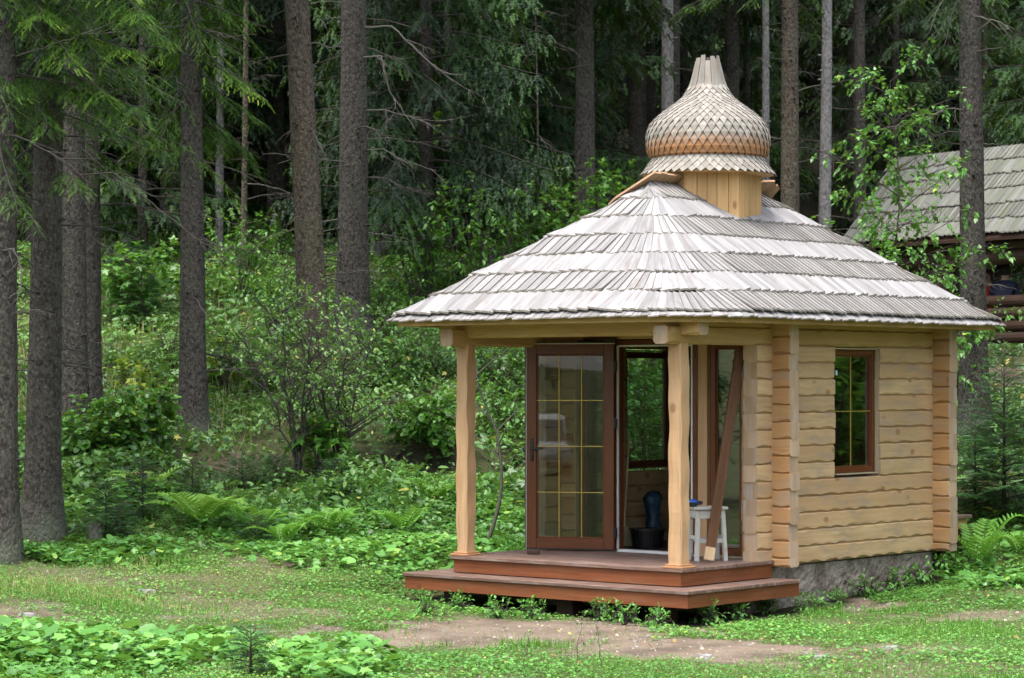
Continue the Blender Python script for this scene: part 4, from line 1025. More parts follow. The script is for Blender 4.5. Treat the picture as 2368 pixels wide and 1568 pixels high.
# --- grass blades
x, y, z = sample(98000, (-350, 2750), (18.0, 30.5), lawn); k = len(x)
h = rng.uniform(.022, .052, k)*np.where(nz2(x, y, 1.7, 5) > .35, 1.7, 1)*np.where(y > 27.5, 1.5, 1)
Mx = rotm(rng.uniform(0, 6.28, k), rng.uniform(-.3, .55, k), rng.uniform(-.3, .3, k), np.ones(k))
Mx = np.einsum('kij,kjl->kil', Mx, np.stack([np.diag([1, 1, 1])]*k))*h[:, None, None]
T_BL = (T_BLADE[0][:, [0, 2, 1]]*np.array([1.6, 1.0, 1]), T_BLADE[1])
tt = np.clip(.5+.25*nz2(x, y, 1.1, 7)+rng.normal(0, .15, k)+.3*np.clip(dirt(x, y), 0, 1)*rng.random(k), 0, 1)
dz = np.maximum(ell(*uv_of(x, y, z), 330, 1345, 420, 60), .8*ell(*uv_of(x, y, z), 650, 1290, 220, 40)); dz = np.maximum(dz, .5*ell(*uv_of(x, y, z), 2000, 1530, 500, 40)); tt = np.clip(tt+.45*dz*rng.random(k), 0, 1)
tag(scatter_mesh('grass', T_BL[0], T_BL[1], np.stack([x, y, z-.004], 1), Mx, tt, M['grass']), 'short green grass of the trodden clearing in front of the pavilion', 'grass', kind='stuff')
# --- small clover-like leaves between the blades
x, y, z = sample(112000, (-350, 2750), (18.0, 31), lawn); k = len(x)
s = rng.uniform(.012, .032, k)*np.where(nz2(x, y, 1.9, 9) > .1, 1.5, 1); up = rng.uniform(.006, .045, k)
Mx = rotm(rng.uniform(0, 6.28, k), rng.uniform(-.5, .5, k), rng.uniform(-.5, .5, k), s)
tag(scatter_mesh('low_weeds', T_OVAL[0]*np.array([1.5, 1, 1]), T_OVAL[1], np.stack([x, y, z+up], 1), Mx, np.clip(rng.normal(.5, .2, k)+.2*nz2(x, y, 1.3, 4), 0, .97), M['cover']), 'small clover leaves scattered through the short grass', 'weeds', kind='stuff')
# --- broad coltsfoot-like leaves: the meadow left of the porch and the patch at lower left
def cover(x, y, u, v):
    p = np.maximum.reduce([ell(u, v, 900, 1225, 380, 80), ell(u, v, 1160, 1215, 260, 80), .9*ell(u, v, 420, 1205, 330, 60)*np.clip(.4+nz2(x, y, 2.0, 3), 0, 1), .8*ell(u, v, 230, 1285, 170, 22), .85*ell(u, v, 150, 1520, 270, 52), .8*ell(u, v, 760, 1545, 130, 34), .8*ell(u, v, 470, 1500, 140, 26),
                           .8*ell(u, v, 2290, 1322, 150, 36), .5*ell(u, v, 2330, 1260, 90, 60), .35*ell(u, v, 1000, 1320, 120, 20)])
    return p*np.clip(.75+.5*nz2(x, y, 2.6, 8), .2, 1)*(v > 1120)
x, y, z = sample(25000, (-100, 2460), (18.3, 34), cover); k = len(x)
s = np.clip(rng.lognormal(-2.85, .40, k), .025, .14)*np.where(y < 22.5, 1.1, 1.0); up = rng.uniform(.02, .22, k)*np.clip(.55+.6*nz2(x, y, 2.2, 3), .25, 1.1)
Mx = rotm(rng.uniform(0, 6.28, k), rng.normal(-.05, .32, k), rng.normal(0, .32, k), s)
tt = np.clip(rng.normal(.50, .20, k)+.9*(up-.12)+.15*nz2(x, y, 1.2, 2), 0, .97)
B = rng.random(k) < .38; A = ~B
tag(scatter_mesh('ground_cover', T_MAPLE[0], T_MAPLE[1], np.stack([x, y, z+up], 1)[B], Mx[B]*.95, tt[B], M['cover']), 'lobed green leaves growing through the coltsfoot', 'ground cover', kind='stuff')
tag(scatter_mesh('ground_cover', T_ROUND[0], T_ROUND[1], np.stack([x, y, z+up], 1)[A], Mx[A], tt[A], M['cover']), 'bright round coltsfoot leaves carpeting the ground by the porch', 'ground cover', kind='stuff')
# --- the bank's tangle of herbs and low shrubs
def bank(x, y, u, v):
    p = np.clip((y-28.6)/2.2, 0, 1)*np.clip((57-y)/6, 0, 1)
    p = p*np.where((u > 1500) & (y < 30.5), .3, 1)
    p = p*np.clip(1-.9*ell(u, v, 560, 1065, 130, 38), .45, 1)*np.clip(1-1.0*ell(u, v, 985, 1070, 150, 50), .25, 1)
    p = p*np.where((u > 2150) & (y > 38) & (y < 50), .12, 1)*np.clip(1-.8*ell(u, v, 2330, 865, 110, 36), .1, 1)
    return p*np.clip(.62+.75*nz2(x, y, 1.6, 2), .12, 1)
x, y, z = sample(240000, (-600, 3100), (28.6, 57), bank); k = len(x)
hgt = np.clip(.30+.35*nz2(x, y, 1.4, 6)+.25*nz2(x, y, 3.7, 1), .05, 1.0)*np.where(u_ := (y > 31), 1, .6)
up = rng.random(k)**.8*hgt*.8
s = np.clip(rng.lognormal(-2.72, .42, k), .03, .15)
kind = nz2(x, y, .9, 11)+rng.normal(0, .35, k)
Mx = rotm(rng.uniform(0, 6.28, k), rng.normal(-.35, .45, k), rng.normal(0, .45, k), s)
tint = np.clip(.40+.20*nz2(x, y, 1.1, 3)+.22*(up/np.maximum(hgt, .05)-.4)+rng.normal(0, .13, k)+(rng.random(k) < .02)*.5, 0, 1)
A = kind < .25
tag(scatter_mesh('undergrowth', T_OVAL[0]*np.array([1.15, 1, 1]), T_OVAL[1], np.stack([x, y, z+up], 1)[A], Mx[A], tint[A], M['herb']), 'tangled mid-green herbs and brambles covering the bank', 'undergrowth', kind='stuff')
B = ~A
tag(scatter_mesh('undergrowth', T_MAPLE[0], T_MAPLE[1], np.stack([x, y, z+up], 1)[B], Mx[B]*1.25, tint[B], M['herb']), 'lobed raspberry-like leaves spread over the bank', 'undergrowth', kind='stuff')
# --- pale dry grass on the bank
def dryd(x, y, u, v):
    return np.clip((y-30)/3, 0, 1)*np.clip(np.maximum.reduce([ell(u, v, 330, 860, 110, 110), ell(u, v, 90, 840, 60, 110), .8*ell(u, v, 520, 830, 70, 120), .6*ell(u, v, 980, 800, 130, 60), .5*ell(u, v, 610, 990, 140, 60), .7*ell(u, v, 560, 1130, 160, 30), .8*ell(u, v, 560, 1245, 80, 24)])*.9+.02, 0, 1)
x, y, z = sample(2600, (0, 1250), (30, 50), dryd); k = len(x)
h = rng.uniform(.10, .36, k)*np.where(y < 33, .6, 1)
Mx = rotm(rng.uniform(0, 6.28, k), rng.uniform(-.15, .6, k), rng.uniform(-.3, .3, k), h)
tag(scatter_mesh('dry_grass', T_BL[0]*np.array([.42, 1, 1]), T_BL[1], np.stack([x, y, z], 1), Mx, np.clip(rng.normal(.4, .28, k), 0, 1), M['dry']), 'long pale dry grass tufts on the bank between the trunks', 'grass', kind='stuff')
# --- litter: chips, pebbles, dead leaves on the trodden earth
def litd(x, y, u, v): return np.clip(dirt(x, y)*1.1+.03, 0, 1)
x, y, z = sample(1600, (-50, 2440), (18.2, 27), litd); k = len(x)
a = np.linspace(0, 6.28, 7)[:-1]; tv = np.array([(math.cos(q)*.5, math.sin(q)*.4, 0) for q in a]+[(math.cos(q+.3)*.3, math.sin(q+.3)*.26, .32) for q in a]); tf = [(i, (i+1) % 6, 6+(i+1) % 6, 6+i) for i in range(6)]+[(6, 7, 8, 9), (6, 9, 10, 11)]
m, nt, b_ = nodes('chips and pebbles'); nt.links.new(ramp(nt, attr(nt, 'tint'), [(0, (.10, .085, .07)), (.5, (.24, .22, .20)), (.8, (.36, .30, .22)), (1, (.58, .52, .44))]), b_.inputs['Base Color']); b_.inputs['Roughness'].default_value = .9
M['chips'] = m
s = np.clip(rng.lognormal(-4.15, .5, k), .006, .07); Mx = rotm(rng.uniform(0, 6.28, k), rng.normal(0, .12, k), rng.normal(0, .12, k), s); Mx[:, :, 1] *= rng.uniform(.5, 1, k)[:, None]
tag(scatter_mesh('gravel', tv, tf, np.stack([x, y, z], 1), Mx, rng.beta(1.4, 2.2, k), m), 'pebbles and wood chips strewn on the trodden earth path', 'gravel', kind='stuff')
x, y, z = sample(350, (-50, 2440), (18.2, 30), lambda x, y, u, v: np.full_like(u, .5)); k = len(x)
Mx = rotm(rng.uniform(0, 6.28, k), rng.normal(0, .3, k), rng.normal(0, .3, k), rng.uniform(.025, .06, k))
M['deadleaf'] = leafmat('fallen leaf', [(0, (.12, .06, .03)), (.5, (.28, .16, .06)), (1, (.45, .36, .12))], .7, .15, .2)
tag(scatter_mesh('fallen_leaves', T_OVAL[0]*np.array([1.3, 1, 1]), T_OVAL[1], np.stack([x, y, z+.03], 1), Mx, rng.random(k), M['deadleaf']), 'brown and yellow fallen leaves strewn over the grass', 'fallen leaves', kind='stuff')
sg = 'flat grey stones in the trodden earth'
for q, (u, v, s, lab) in enumerate([(18, 1437, .12, 'flat grey stone at the left edge of the gravel'), (60, 1424, .10, 'grey stone among the gravel, second from the left edge'), (338, 1372, .13, 'broad flat stone lying in the brown mossy ground at left'), (1930, 1398, .14, 'pale grey flat stone beside the concrete foundation'), (1872, 1412, .10, 'small dark stone at the corner of the step'), (1905, 1523, .10, 'flat stone in the foreground grass at right'), (1632, 1520, .09, 'small stone sunk in the brown earth of the path'), (2060, 1500, .10, 'grey stone in the grass right of the path')]):
    Y = (CZ)*F/(v-HV)
    for _ in range(6): Y = (CZ-G1((u-CX)*Y/F, Y))*F/(v-HV)
    mb = MB(); n = 9; r1 = [s*random.uniform(.7, 1.1) for _ in range(n)]
    vs = [(r1[i]*math.cos(6.283*i/n), .7*r1[i]*math.sin(6.283*i/n), -.03) for i in range(n)]+[(.8*r1[i]*math.cos(6.283*i/n), .56*r1[i]*math.sin(6.283*i/n), s*.22+random.uniform(-.008, .008)) for i in range(n)]+[(0, 0, s*.26)]
    mb.add(vs, [(i, (i+1) % n, n+(i+1) % n, n+i) for i in range(n)]+[(n+i, n+(i+1) % n, 2*n) for i in range(n)])
    tag(mb.build('stone', M['stone'], None, loc=((u-CX)*Y/F, Y, G1((u-CX)*Y/F, Y))), lab, 'stone', sg)

def ground_at(u, v, y0=18.0):
    """first point of the ground seen at a pixel"""
    Y = np.arange(y0, 60, .05); z = CZ-(v-HV)*Y/F; g = G((u-CX)*Y/F, Y); i = np.argmax(g >= z)
    return Vector(((u-CX)*Y[i]/F, float(Y[i]), float(g[i])))
# ================================================================ ferns
def frond(parent, az, L, lift, mat, tb):
    P_ = []; D_ = []; N_ = []; S_ = []; T_ = []; mb = MB(); n = 17; e = Vector((math.cos(az), math.sin(az), 0)); s = Vector((-e.y, e.x, 0)); pts = []
    for i in range(n+1):
        t = i/n; pts.append(e*L*(.78*t+.1*t*t)+Vector((0, 0, L*(lift*t-.62*lift*t*t*t)))+s*.04*L*math.sin(t*3+az*5))
    mb.tube(pts, [.006*(1-.8*i/n) for i in range(n+1)], 4, caps=False)
    for i in range(2, n+1):
        t = i/n; l = L*.21*math.sin(math.pi*min(1, (t*.9+.12))**.8)+.01; d = (pts[i]-pts[i-1]).normalized(); up = s.cross(d)
        for sg in (-1, 1):
            for j in range(0):
                f = (j+.2)/5; q = pts[i]+(s*sg+d*.32).normalized()*l*f-Vector((0, 0, .25*l*f*f)); w = l*.30*(1-.75*f)+.006
                for s2 in (-1, 1):
                    P_.append(q); D_.append((s*sg*.55+d*s2*.85)); N_.append(up); S_.append(w); T_.append(min(1, max(0, tb+random.uniform(-.12, .12))))
            P_.append(pts[i]+(s*sg+d*.32).normalized()*l*.8-Vector((0, 0, .2*l))); D_.append(s*sg+d*.3); N_.append(up); S_.append(.01); T_.append(tb)
            P_.append(pts[i]); D_.append(s*sg+d*.42-up*.12); N_.append(up); S_.append(l*1.05); T_.append(min(1, max(0, tb+random.uniform(-.15, .15))))
    o = mb.build('frond', M['fern'], parent); scatter_mesh('leaves', T_OVAL[0]*np.array([.40, 1, .8]), T_OVAL[1], np.array(P_), frame(np.array(D_), np.array(N_))*np.array(S_)[:, None, None], T_, mat, o)
def fern(loc, n, L, label, tb=.6, lift=.75, rz=0.0):
    L *= 1.2; loc = loc+Vector((0, 0, .06))
    t = empty('fern', loc, rz, label, 'fern', 'ferns on the bank and by the pavilion')
    for i in range(n): frond(t, 6.283*i/n+random.uniform(-.3, .3), L*random.uniform(.75, 1.1), lift*random.uniform(.7, 1.2), M['fern'], tb)
    return t
fern(ground_at(468, 1222), 9, .85, 'largest bright green fern on the left bank, above the mossy path', .75)
fern(ground_at(590, 1238), 8, .60, 'bright fern to the right of the largest fern', .6)
fern(ground_at(655, 1265), 7, .55, 'fern rising out of the coltsfoot, nearest the mossy path', .55)
fern(ground_at(760, 1245), 8, .55, 'fern in the middle of the coltsfoot meadow', .5)
fern(ground_at(930, 1240), 7, .50, 'fern in the coltsfoot midway to the porch post', .5)
fern(ground_at(1010, 1170), 7, .55, 'fern at the edge of the dark hollow left of the porch post', .5)
fern(ground_at(345, 1150), 7, .60, 'half withered fern beside the little stump on the bank', .85)
fern(ground_at(2262, 1318), 7, .58, 'upright fern behind the right end of the log wall', .6, 1.25)
fern(ground_at(2355, 1285), 6, .50, 'fern at the right edge of the picture beside the dark young spruce', .5, .9)
# ================================================================ saplings and shrubs
def woody(parent, stems, leaf_t, lsize, lmat, tb, nl, bark='twig', droop=.3, twig_r=.004, leaf_from=.3, name='foliage', clus=.10):
    """stems: list of (points, base radius); side twigs carry the leaves"""
    mb = MB(); Lp = []; Ld = []; Ln = []; Ls = []; Lt = []
    tips = []
    for pts, r in stems:
        pts = [Vector(p) for p in pts]; n = len(pts); mb.tube(pts, [r*(1-.8*i/(n-1)) for i in range(n)], 6, caps=False)
        tips.append(pts)
    tot = sum(sum((a-b).length for a, b in zip(p[1:], p[:-1])) for p in tips)
    for pts in tips:
        L = sum((a-b).length for a, b in zip(pts[1:], pts[:-1])); k = max(2, int(nl*L/tot/6))
        for _ in range(k):
            t = leaf_from+(1-leaf_from)*random.random(); i = min(len(pts)-2, int(t*(len(pts)-1))); q = pts[i].lerp(pts[i+1], t*(len(pts)-1)-i)
            ax = (pts[i+1]-pts[i]).normalized(); a = random.uniform(0, 6.28); l = random.uniform(.4, 1.2)*clus*(1.6-t)*2.2
            sd = ax.cross(Vector((math.cos(a), math.sin(a), .3))).normalized(); e = (sd+ax*.5+Vector((0, 0, .15))).normalized()
            w = [q, q+e*l*.5+Vector((0, 0, .01)), q+e*l-Vector((0, 0, droop*l*.3))]; mb.tube(w, [twig_r, twig_r*.7, twig_r*.35], 4, caps=False)
            for j in range(6):
                f = .25+.75*j/5; pp = w[0].lerp(w[1], f*2) if f < .5 else w[1].lerp(w[2], f*2-1)
                d = (e+Vector((random.uniform(-1, 1), random.uniform(-1, 1), random.uniform(-.9, .4)-droop))).normalized()
                Lp.append(pp+d*.015); Ld.append(d); Ln.append((random.uniform(-.5, .5), random.uniform(-.5, .5), 1)); Ls.append(lsize*random.uniform(.6, 1.25)); Lt.append(min(1, max(0, tb+random.uniform(-.25, .25)+(random.random() < .02)*.4)))
    mb.build('stem', M[bark], parent, smooth=True)
    if Lp: scatter_mesh(name, leaf_t[0], leaf_t[1], np.array(Lp), frame(np.array(Ld), np.array(Ln))*np.array(Ls)[:, None, None], Lt, lmat, parent)
def arc_stem(H, a, spread, n=8, wob=.05, base=(0, 0, 0)):
    return [Vector(base)+Vector((math.cos(a)*spread*(i/n)**1.3+random.uniform(-wob, wob)*.5*(i > 0), math.sin(a)*spread*(i/n)**1.3+random.uniform(-wob, wob)*.5*(i > 0), H*i/n)) for i in range(n+1)]
def branches_off(pts, k, lmin, lmax, up=.4, t0=.3):
    out = []
    for j in range(k):
        t = t0+(1-t0)*(j+random.random())/k; i = min(len(pts)-2, int(t*(len(pts)-1))); q = pts[i].lerp(pts[i+1], t*(len(pts)-1)-i); a = j*2.4+random.uniform(-.5, .5); l = random.uniform(lmin, lmax)*(1.15-.6*t)
        d = Vector((math.cos(a), math.sin(a), up)); out.append([q+d*l*f+Vector((0, 0, -.12*l*f*f))+Vector((random.uniform(-.01, .01), random.uniform(-.01, .01), 0)) for f in (0, .25, .5, .75, 1)])
    return out
# birch sapling in front of the shelter
o = P(2078, 760, 32.5); g = G1(o.x, o.y); t = empty('birch_sapling', (o.x, o.y, g), 0, 'young birch with small pale leaves in front of the mossy shingled shelter roof', 'birch sapling')
H = CZ+(HV-185)*32.5/F-g; ms = [Vector((.05*math.sin(i*.9)-.06*i/12, .04*math.sin(i*1.3), H*i/12)) for i in range(13)]
bs = branches_off(ms, 40, .85, 1.95, .5, .16); woody(t, [(ms, .022)]+[(b, .008) for b in bs], T_BIRCH, .072, M['leaf'], .56, 4600, 'barkbrown', .7, .0025, .15, 'foliage', .09)
# deciduous bushes above the roof line and on the bank
def bush(u, v, Y, H, spread, ns, lt, ls, nl, tb, label, cat='shrub', mat='leaf', name='leafy_shrub', lf=.15, bark='twig', grp=None, up=.5, clus=.12):
    if Y is None: loc = ground_at(u, v)
    else: x = (u-CX)*Y/F; loc = Vector((x, Y, G1(x, Y)-.05))
    t = empty(name, loc, 0, label, cat, grp); st = []
    for i in range(ns):
        p = arc_stem(H*random.uniform(.7, 1.05), 6.283*i/ns+random.uniform(-.5, .5), spread*random.uniform(.4, 1.0)); st.append((p, .009+.005*H)); st += [(b, .005) for b in branches_off(p, int(3+H*2.5), .25*H**.5, .5*H**.5, up)]
    woody(t, st, lt, ls, M[mat], tb, nl, bark, .3, .003, lf, 'foliage', clus)
    return t
MG = 'leafy maple bushes behind the pavilion'
bush(1225, 0, 44, 2.3, .9, 7, T_MAPLE, .12, 1200, .62, 'bright maple bush just left of the upper roof slope', 'shrub', name='maple_bush', grp=MG)
bush(1345, 0, 46, 2.5, .9, 7, T_MAPLE, .12, 1200, .55, 'maple bush rising behind the top of the roof hip', 'shrub', name='maple_bush', grp=MG)
bush(1060, 0, 45.5, 3.2, .6, 7, T_MAPLE, .13, 1500, .72, 'tall yellow-green maple bush behind the hanging spruce boughs', 'shrub', name='maple_bush', grp=MG)
bush(1110, 0, 42, 2.3, 1.0, 7, T_OVAL, .10, 1500, .55, 'green bush left of the roof eave, under the hanging boughs', 'shrub', grp=MG)
bush(960, 0, 42.5, 2.1, 1.0, 7, T_OVAL, .10, 1400, .66, 'yellowish bush between the thick trunk and the roof corner', 'shrub', grp=MG)
bush(1960, 0, 41, 2.2, 1.0, 7, T_OVAL, .09, 1500, .45, 'green bush above the right roof slope', 'shrub', grp=MG)
bush(2130, 0, 38, 1.7, .9, 7, T_OVAL, .08, 1500, .40, 'dense low bush under the shelter eave behind the birch', 'shrub', grp=MG)
bush(2210, 0, 36, 1.5, .7, 6, T_OVAL, .08, 1100, .45, 'small bush at the foot of the dark trunk at right', 'shrub', grp=MG)
bush(1880, 0, 47, 2.0, 1.0, 6, T_MAPLE, .11, 1100, .5, 'maple bush between the brown trunk and the pale trunk', 'shrub', name='maple_bush', grp=MG)
BG = 'bushes on the bank left of the pavilion'
bush(735, 1110, None, .95, .32, 4, T_MAPLE, .13, 520, .62, 'fresh green maple sapling in front of the bare shrub', 'sapling', name='maple_sapling', grp=BG)
bush(300, 745, None, 1.2, .8, 6, T_MAPLE, .13, 1100, .62, 'bright leafy bush right of the pair of dark trunks', 'shrub', grp=BG)
bush(560, 700, None, 1.5, .8, 6, T_OVAL, .09, 1200, .6, 'olive green bush with yellowing leaves between upright and leaning trunk', 'shrub', grp=BG)
bush(640, 770, None, 1.1, .8, 6, T_OVAL, .085, 1000, .5, 'green bush at the left foot of the leaning trunk', 'shrub', grp=BG)
bush(300, 1040, None, .75, .85, 8, T_ROUND, .075, 1700, .36, 'dark bluish green bush in front of the dark trunk pair', 'shrub', grp=BG, up=.3)
bush(190, 1075, None, .7, .7, 7, T_ROUND, .075, 1300, .36, 'dark bush between the thick left trunk and the small spruces', 'shrub', grp=BG, up=.3)
bush(870, 790, None, 1.0, .9, 7, T_OVAL, .07, 1300, .48, 'green bush hiding the foot of the thickest trunk', 'shrub', grp=BG)
bush(985, 1035, None, .62, .8, 8, T_ROUND, .07, 1500, .42, 'low bush overhanging the dark hollow in the bank', 'shrub', grp=BG, up=.2)
bush(1180, 1010, None, .7, .8, 7, T_OVAL, .08, 1200, .5, 'bush seen between the porch post and the glass door', 'shrub', grp=BG)
bush(505, 880, None, .4, .3, 4, T_MAPLE, .12, 200, 1.0, 'small yellow leaved maple seedling by the upright trunk', 'sapling', name='maple_sapling', grp=BG)
bush(298, 920, None, .42, .2, 3, T_MAPLE, .10, 90, 1.0, 'yellow leaved seedling on the bank left of the upright trunk', 'sapling', name='maple_sapling', grp=BG)
for u, v, h, w, lt, ls, k, tb, lab in ((520, 905, .9, .6, T_OVAL, .06, 800, .4, 'dark green shrub just right of the upright trunk on the bank'), (610, 905, .7, .6, T_MAPLE, .08, 600, .55, 'low lobed-leaf shrub between the upright trunk and the bare shrub'), (900, 900, .9, .7, T_MAPLE, .085, 900, .5, 'raspberry-like shrub right of the bare shrubs'), (1000, 880, .8, .7, T_OVAL, .06, 1000, .35, 'dark shrub on the bank near the roof corner'), (100, 960, .8, .6, T_OVAL, .07, 700, .6, 'light green shrub seen between the left edge trunk and the thick trunk'), (395, 850, .7, .5, T_OVAL, .06, 600, .62, 'pale green shrub left of the upright trunk'), (720, 860, 1.0, .6, T_OVAL, .065, 700, .45, 'shrub at the right foot of the leaning trunk'), (1150, 930, .9, .7, T_MAPLE, .085, 900, .42, 'shrub behind the left porch post')):
    bush(u, v, None, h, w, 6, lt, ls, k, tb, lab, 'shrub', 'herb', grp=BG)
# bare twiggy shrub, two clumps of stems with sparse leaves
def twiggy(u, v, H, spread, ns, nl, label):
    t = empty('bare_shrub', ground_at(u, v), 0, label, 'shrub', 'bare twiggy shrubs in front of the leaning trunk'); st = []
    for i in range(ns):
        p = arc_stem(H*random.uniform(.75, 1.05), 6.283*i/ns+random.uniform(-.6, .6), spread*random.uniform(.3, 1.0), 9, .09); st.append((p, .019)); bb = branches_off(p, 9, .45, .95, .75, .2); st += [(b, .010) for b in bb]
        for b in bb[::2]: st += [(c, .006) for c in branches_off(b, 2, .2, .4, .6)]
    woody(t, st, T_OVAL, .062, M['herb'], .62, nl, 'twig', .3, .0025, .55, 'foliage', .09)
twiggy(690, 1120, 2.3, 1.0, 7, 560, 'bare grey-brown shrub with sparse leaves, left of the maple sapling')
twiggy(790, 1090, 2.1, 1.1, 8, 560, 'bare twiggy shrub fanning out right of the maple sapling')
# thin young tree behind the left porch post
o = ground_at(1128, 1254); t = empty('young_tree', o, 0, 'thin grey sapling with few leaves behind the left porch post', 'sapling')
ms = [Vector((.10*math.sin(i*.55)+(.02*i if i < 6 else .12-.05*(i-6)), .0, 2.35*i/11)) for i in range(12)]
woody(t, [(ms, .026)]+[(b, .008) for b in branches_off(ms, 11, .4, .9, .9, .35)], T_OVAL, .07, M['leaf'], .5, 260, 'twigpale', .4, .0025, .3, 'foliage', .08)
# ---- young spruces
def young(u, v, H, rad, nb, label, tb=.4, Y=None, tw=.075):
    if Y: x = (u-CX)*Y/F; loc = Vector((x, Y, G1(x, Y)))
    else: loc = ground_at(u, v)
    nb = int(nb*1.5)
    t = empty('young_spruce', loc, random.uniform(0, 6), label, 'young spruce', 'young spruces on the bank and by the pavilion')
    mb = MB(); mb.tube([(0, 0, -.1), (0, 0, H*.5), (0, 0, H)], [.012+.01*H, .008+.005*H, .003], 6); mb.build('trunk', M['twig'], t, smooth=True)
    c = Crown()
    for i in range(nb):
        q = (i+.5)/nb; a = i*2.4; c.spray((0, 0, H*(.06+.9*q)), (math.cos(a), math.sin(a), .25+.5*q), max(.12, rad*(1-q)**.8), .12, 1.7, tw*1.5, tb+.1, .18, bare=.1, sub=.34)
    c.build(t, M['needle_sap'], T_TWIG)
young(2322, 1205, 2.15, .95, 44, 'large dark young spruce right of the log wall', .3, None, .10)
young(2255, 1180, 1.1, .6, 24, 'smaller dark spruce tucked behind the end of the log wall', .28)
young(330, 1205, .75, .36, 24, 'small dark spruce in front of the stump with the pale top', .35)
young(245, 1235, .62, .40, 22, 'bushy small spruce beside the thick left trunk', .4)
young(272, 1250, .42, .30, 18, 'lowest of the small spruces near the mossy path at left', .5)
young(445, 1165, .55, .40, 20, 'little spruce just behind the largest fern', .3)
young(560, 1130, .38, .55, 20, 'spreading low spruce in front of the bare slope', .25)
young(640, 1120, .36, .5, 18, 'low spruce at the foot of the bare shrub', .25)
young(778, 1155, .5, .45, 22, 'blue-green little spruce beside the maple sapling', .35)
young(590, 1255, .3, .3, 16, 'tiny dark spruce among the ferns by the mossy path', .3)
young(328, 760, 1.3, .6, 30, 'light green young spruce with drooping tips behind the bank grass', .7, None, .10)
young(580, 1560, .34, .14, 14, 'thin spruce seedling at the lower edge of the picture', .3)
young(1835, 850, 1.2, .5, 24, 'small spruce seen through the room windows', .4, 36.0, .09)
bush(1500, 0, 31.8, 1.9, 1.0, 8, T_OVAL, .085, 2200, .55, 'leafy bush outside the far window of the room', 'shrub', grp=BG)
young(1490, 0, 1.9, .75, 32, 'young spruce standing just outside the far window of the room', .55, 30.6, .10)
# ---- weeds at the foot of the step
HG = 'herbs growing at the foot of the porch step'
for q, (u, v, h, lab) in enumerate([(985, 1420, .22, 'leafy weed under the left end of the step'), (1065, 1408, .16, 'weed beside the left support block of the step'), (1150, 1425, .20, 'weed clump left of the middle of the step'), (1225, 1428, .20, 'weed clump under the middle of the step'), (1385, 1432, .28, 'tallest pale green weed in front of the step'), (1445, 1442, .22, 'weed right of the tallest weed by the step'), (1515, 1448, .20, 'weed under the front corner of the step'), (1640, 1442, .20, 'weed right of the front corner of the step'), (1700, 1430, .18, 'weed under the right side of the step'), (1770, 1412, .16, 'weed near the right end of the step')]):
    bush(u, v+4, None, h*.55, .10, 4, T_OVAL, .045, 70, .5, lab, 'weed', 'cover', 'weed', .1, 'twig', HG, .5, .05)
for u, v, h, lab in ((1210, 1560, .3, 'thin dry weed stalk left of the earth path'), (1330, 1555, .42, 'tallest thin weed stalk on the foreground path edge'), (1390, 1548, .36, 'thin branching weed stalk right of the tallest stalk')):
    t = empty('weed_stalk', ground_at(u, v), 0, lab, 'weed', 'thin stalks on the path edge'); p = arc_stem(h, random.uniform(0, 6), .06, 7, .02)
    woody(t, [(p, .0035)]+[(b, .002) for b in branches_off(p, 3, .04, .1, .8)], T_OVAL, .022, M['herb'], .5, 20, 'twig', .3, .001, .2, 'foliage', .03)
# ---- bright bushes on the right-hand side of the clearing, mirrored in the window
for q, (x, y, h) in enumerate(((8.8, 27.6, 3.6), (10.2, 28.6, 4.4), (9.6, 26.6, 3.4), (11.4, 27.4, 4.6), (12.4, 29.2, 5.0), (9.4, 29.6, 3.2), (13.5, 28.2, 4.8))):
    t = bush(CX+F*x/y, 0, y, h, 1.1, 7, T_MAPLE, .16, 1300, .62, 'leafy bush across the clearing, seen only as a green reflection in the window', 'shrub', grp='leafy bushes across the clearing')
FG = 'weeds along the concrete footing'
for q, (a, b, h, lab) in enumerate(((1.75, -.30, .12, 'small weed at the near end of the concrete footing'), (2.35, -.26, .10, 'low weed near the middle of the concrete footing'), (2.95, -.24, .16, 'leafy weed against the stained footing under the window'), (3.5, -.26, .20, 'weed clump against the footing right of the window'), (4.0, -.28, .24, 'taller weed near the far end of the footing'), (4.5, -.30, .28, 'tallest weed by the far corner of the footing'))):
    w_ = W(a, b); bush(CX+F*w_.x/w_.y, 0, w_.y, h, .12, 5, T_OVAL, .05, 90, .5, lab, 'weed', 'cover', 'weed', .1, 'twig', FG, .5, .05)
# ---- stumps
for u, v, r, h, lab in ((222, 1258, .085, .22, 'small dark stump among the young spruces at left'), (316, 1150, .13, .30, 'old stump with pale cut top on the left bank')):
    t = empty('tree_stump', ground_at(u, v), 0, lab, 'stump'); mb = MB(); mb.tube([(0, 0, -.1), (0, 0, .04), (0, 0, h)], [r*1.35, r*1.08, r], 14, jit=.15); mb.build('bark', M['bark'], t)
    mb = MB(); mb.tube([(0, 0, h-.01), (0, 0, h+.006)], [r*.9, r*.88], 14); mb.build('cut_top', M['hood'] if r > .1 else M['darkwood'], t)

# ================================================================ the shelter at the right
e = Vector((.545, -.838, 0)).normalized(); n_in = Vector((.838, .545, 0)).normalized(); E0 = Vector((5.92, 46.0, 0)); ZE2, ZR2, WR = 4.69, 6.36, 1.43; LS = 9.5
SH = empty('picnic_shelter', (E0.x, E0.y, 0), math.atan2(e.y, e.x), 'open dark log shelter with steep mossy shingle roof, partly behind the birch', 'shelter')
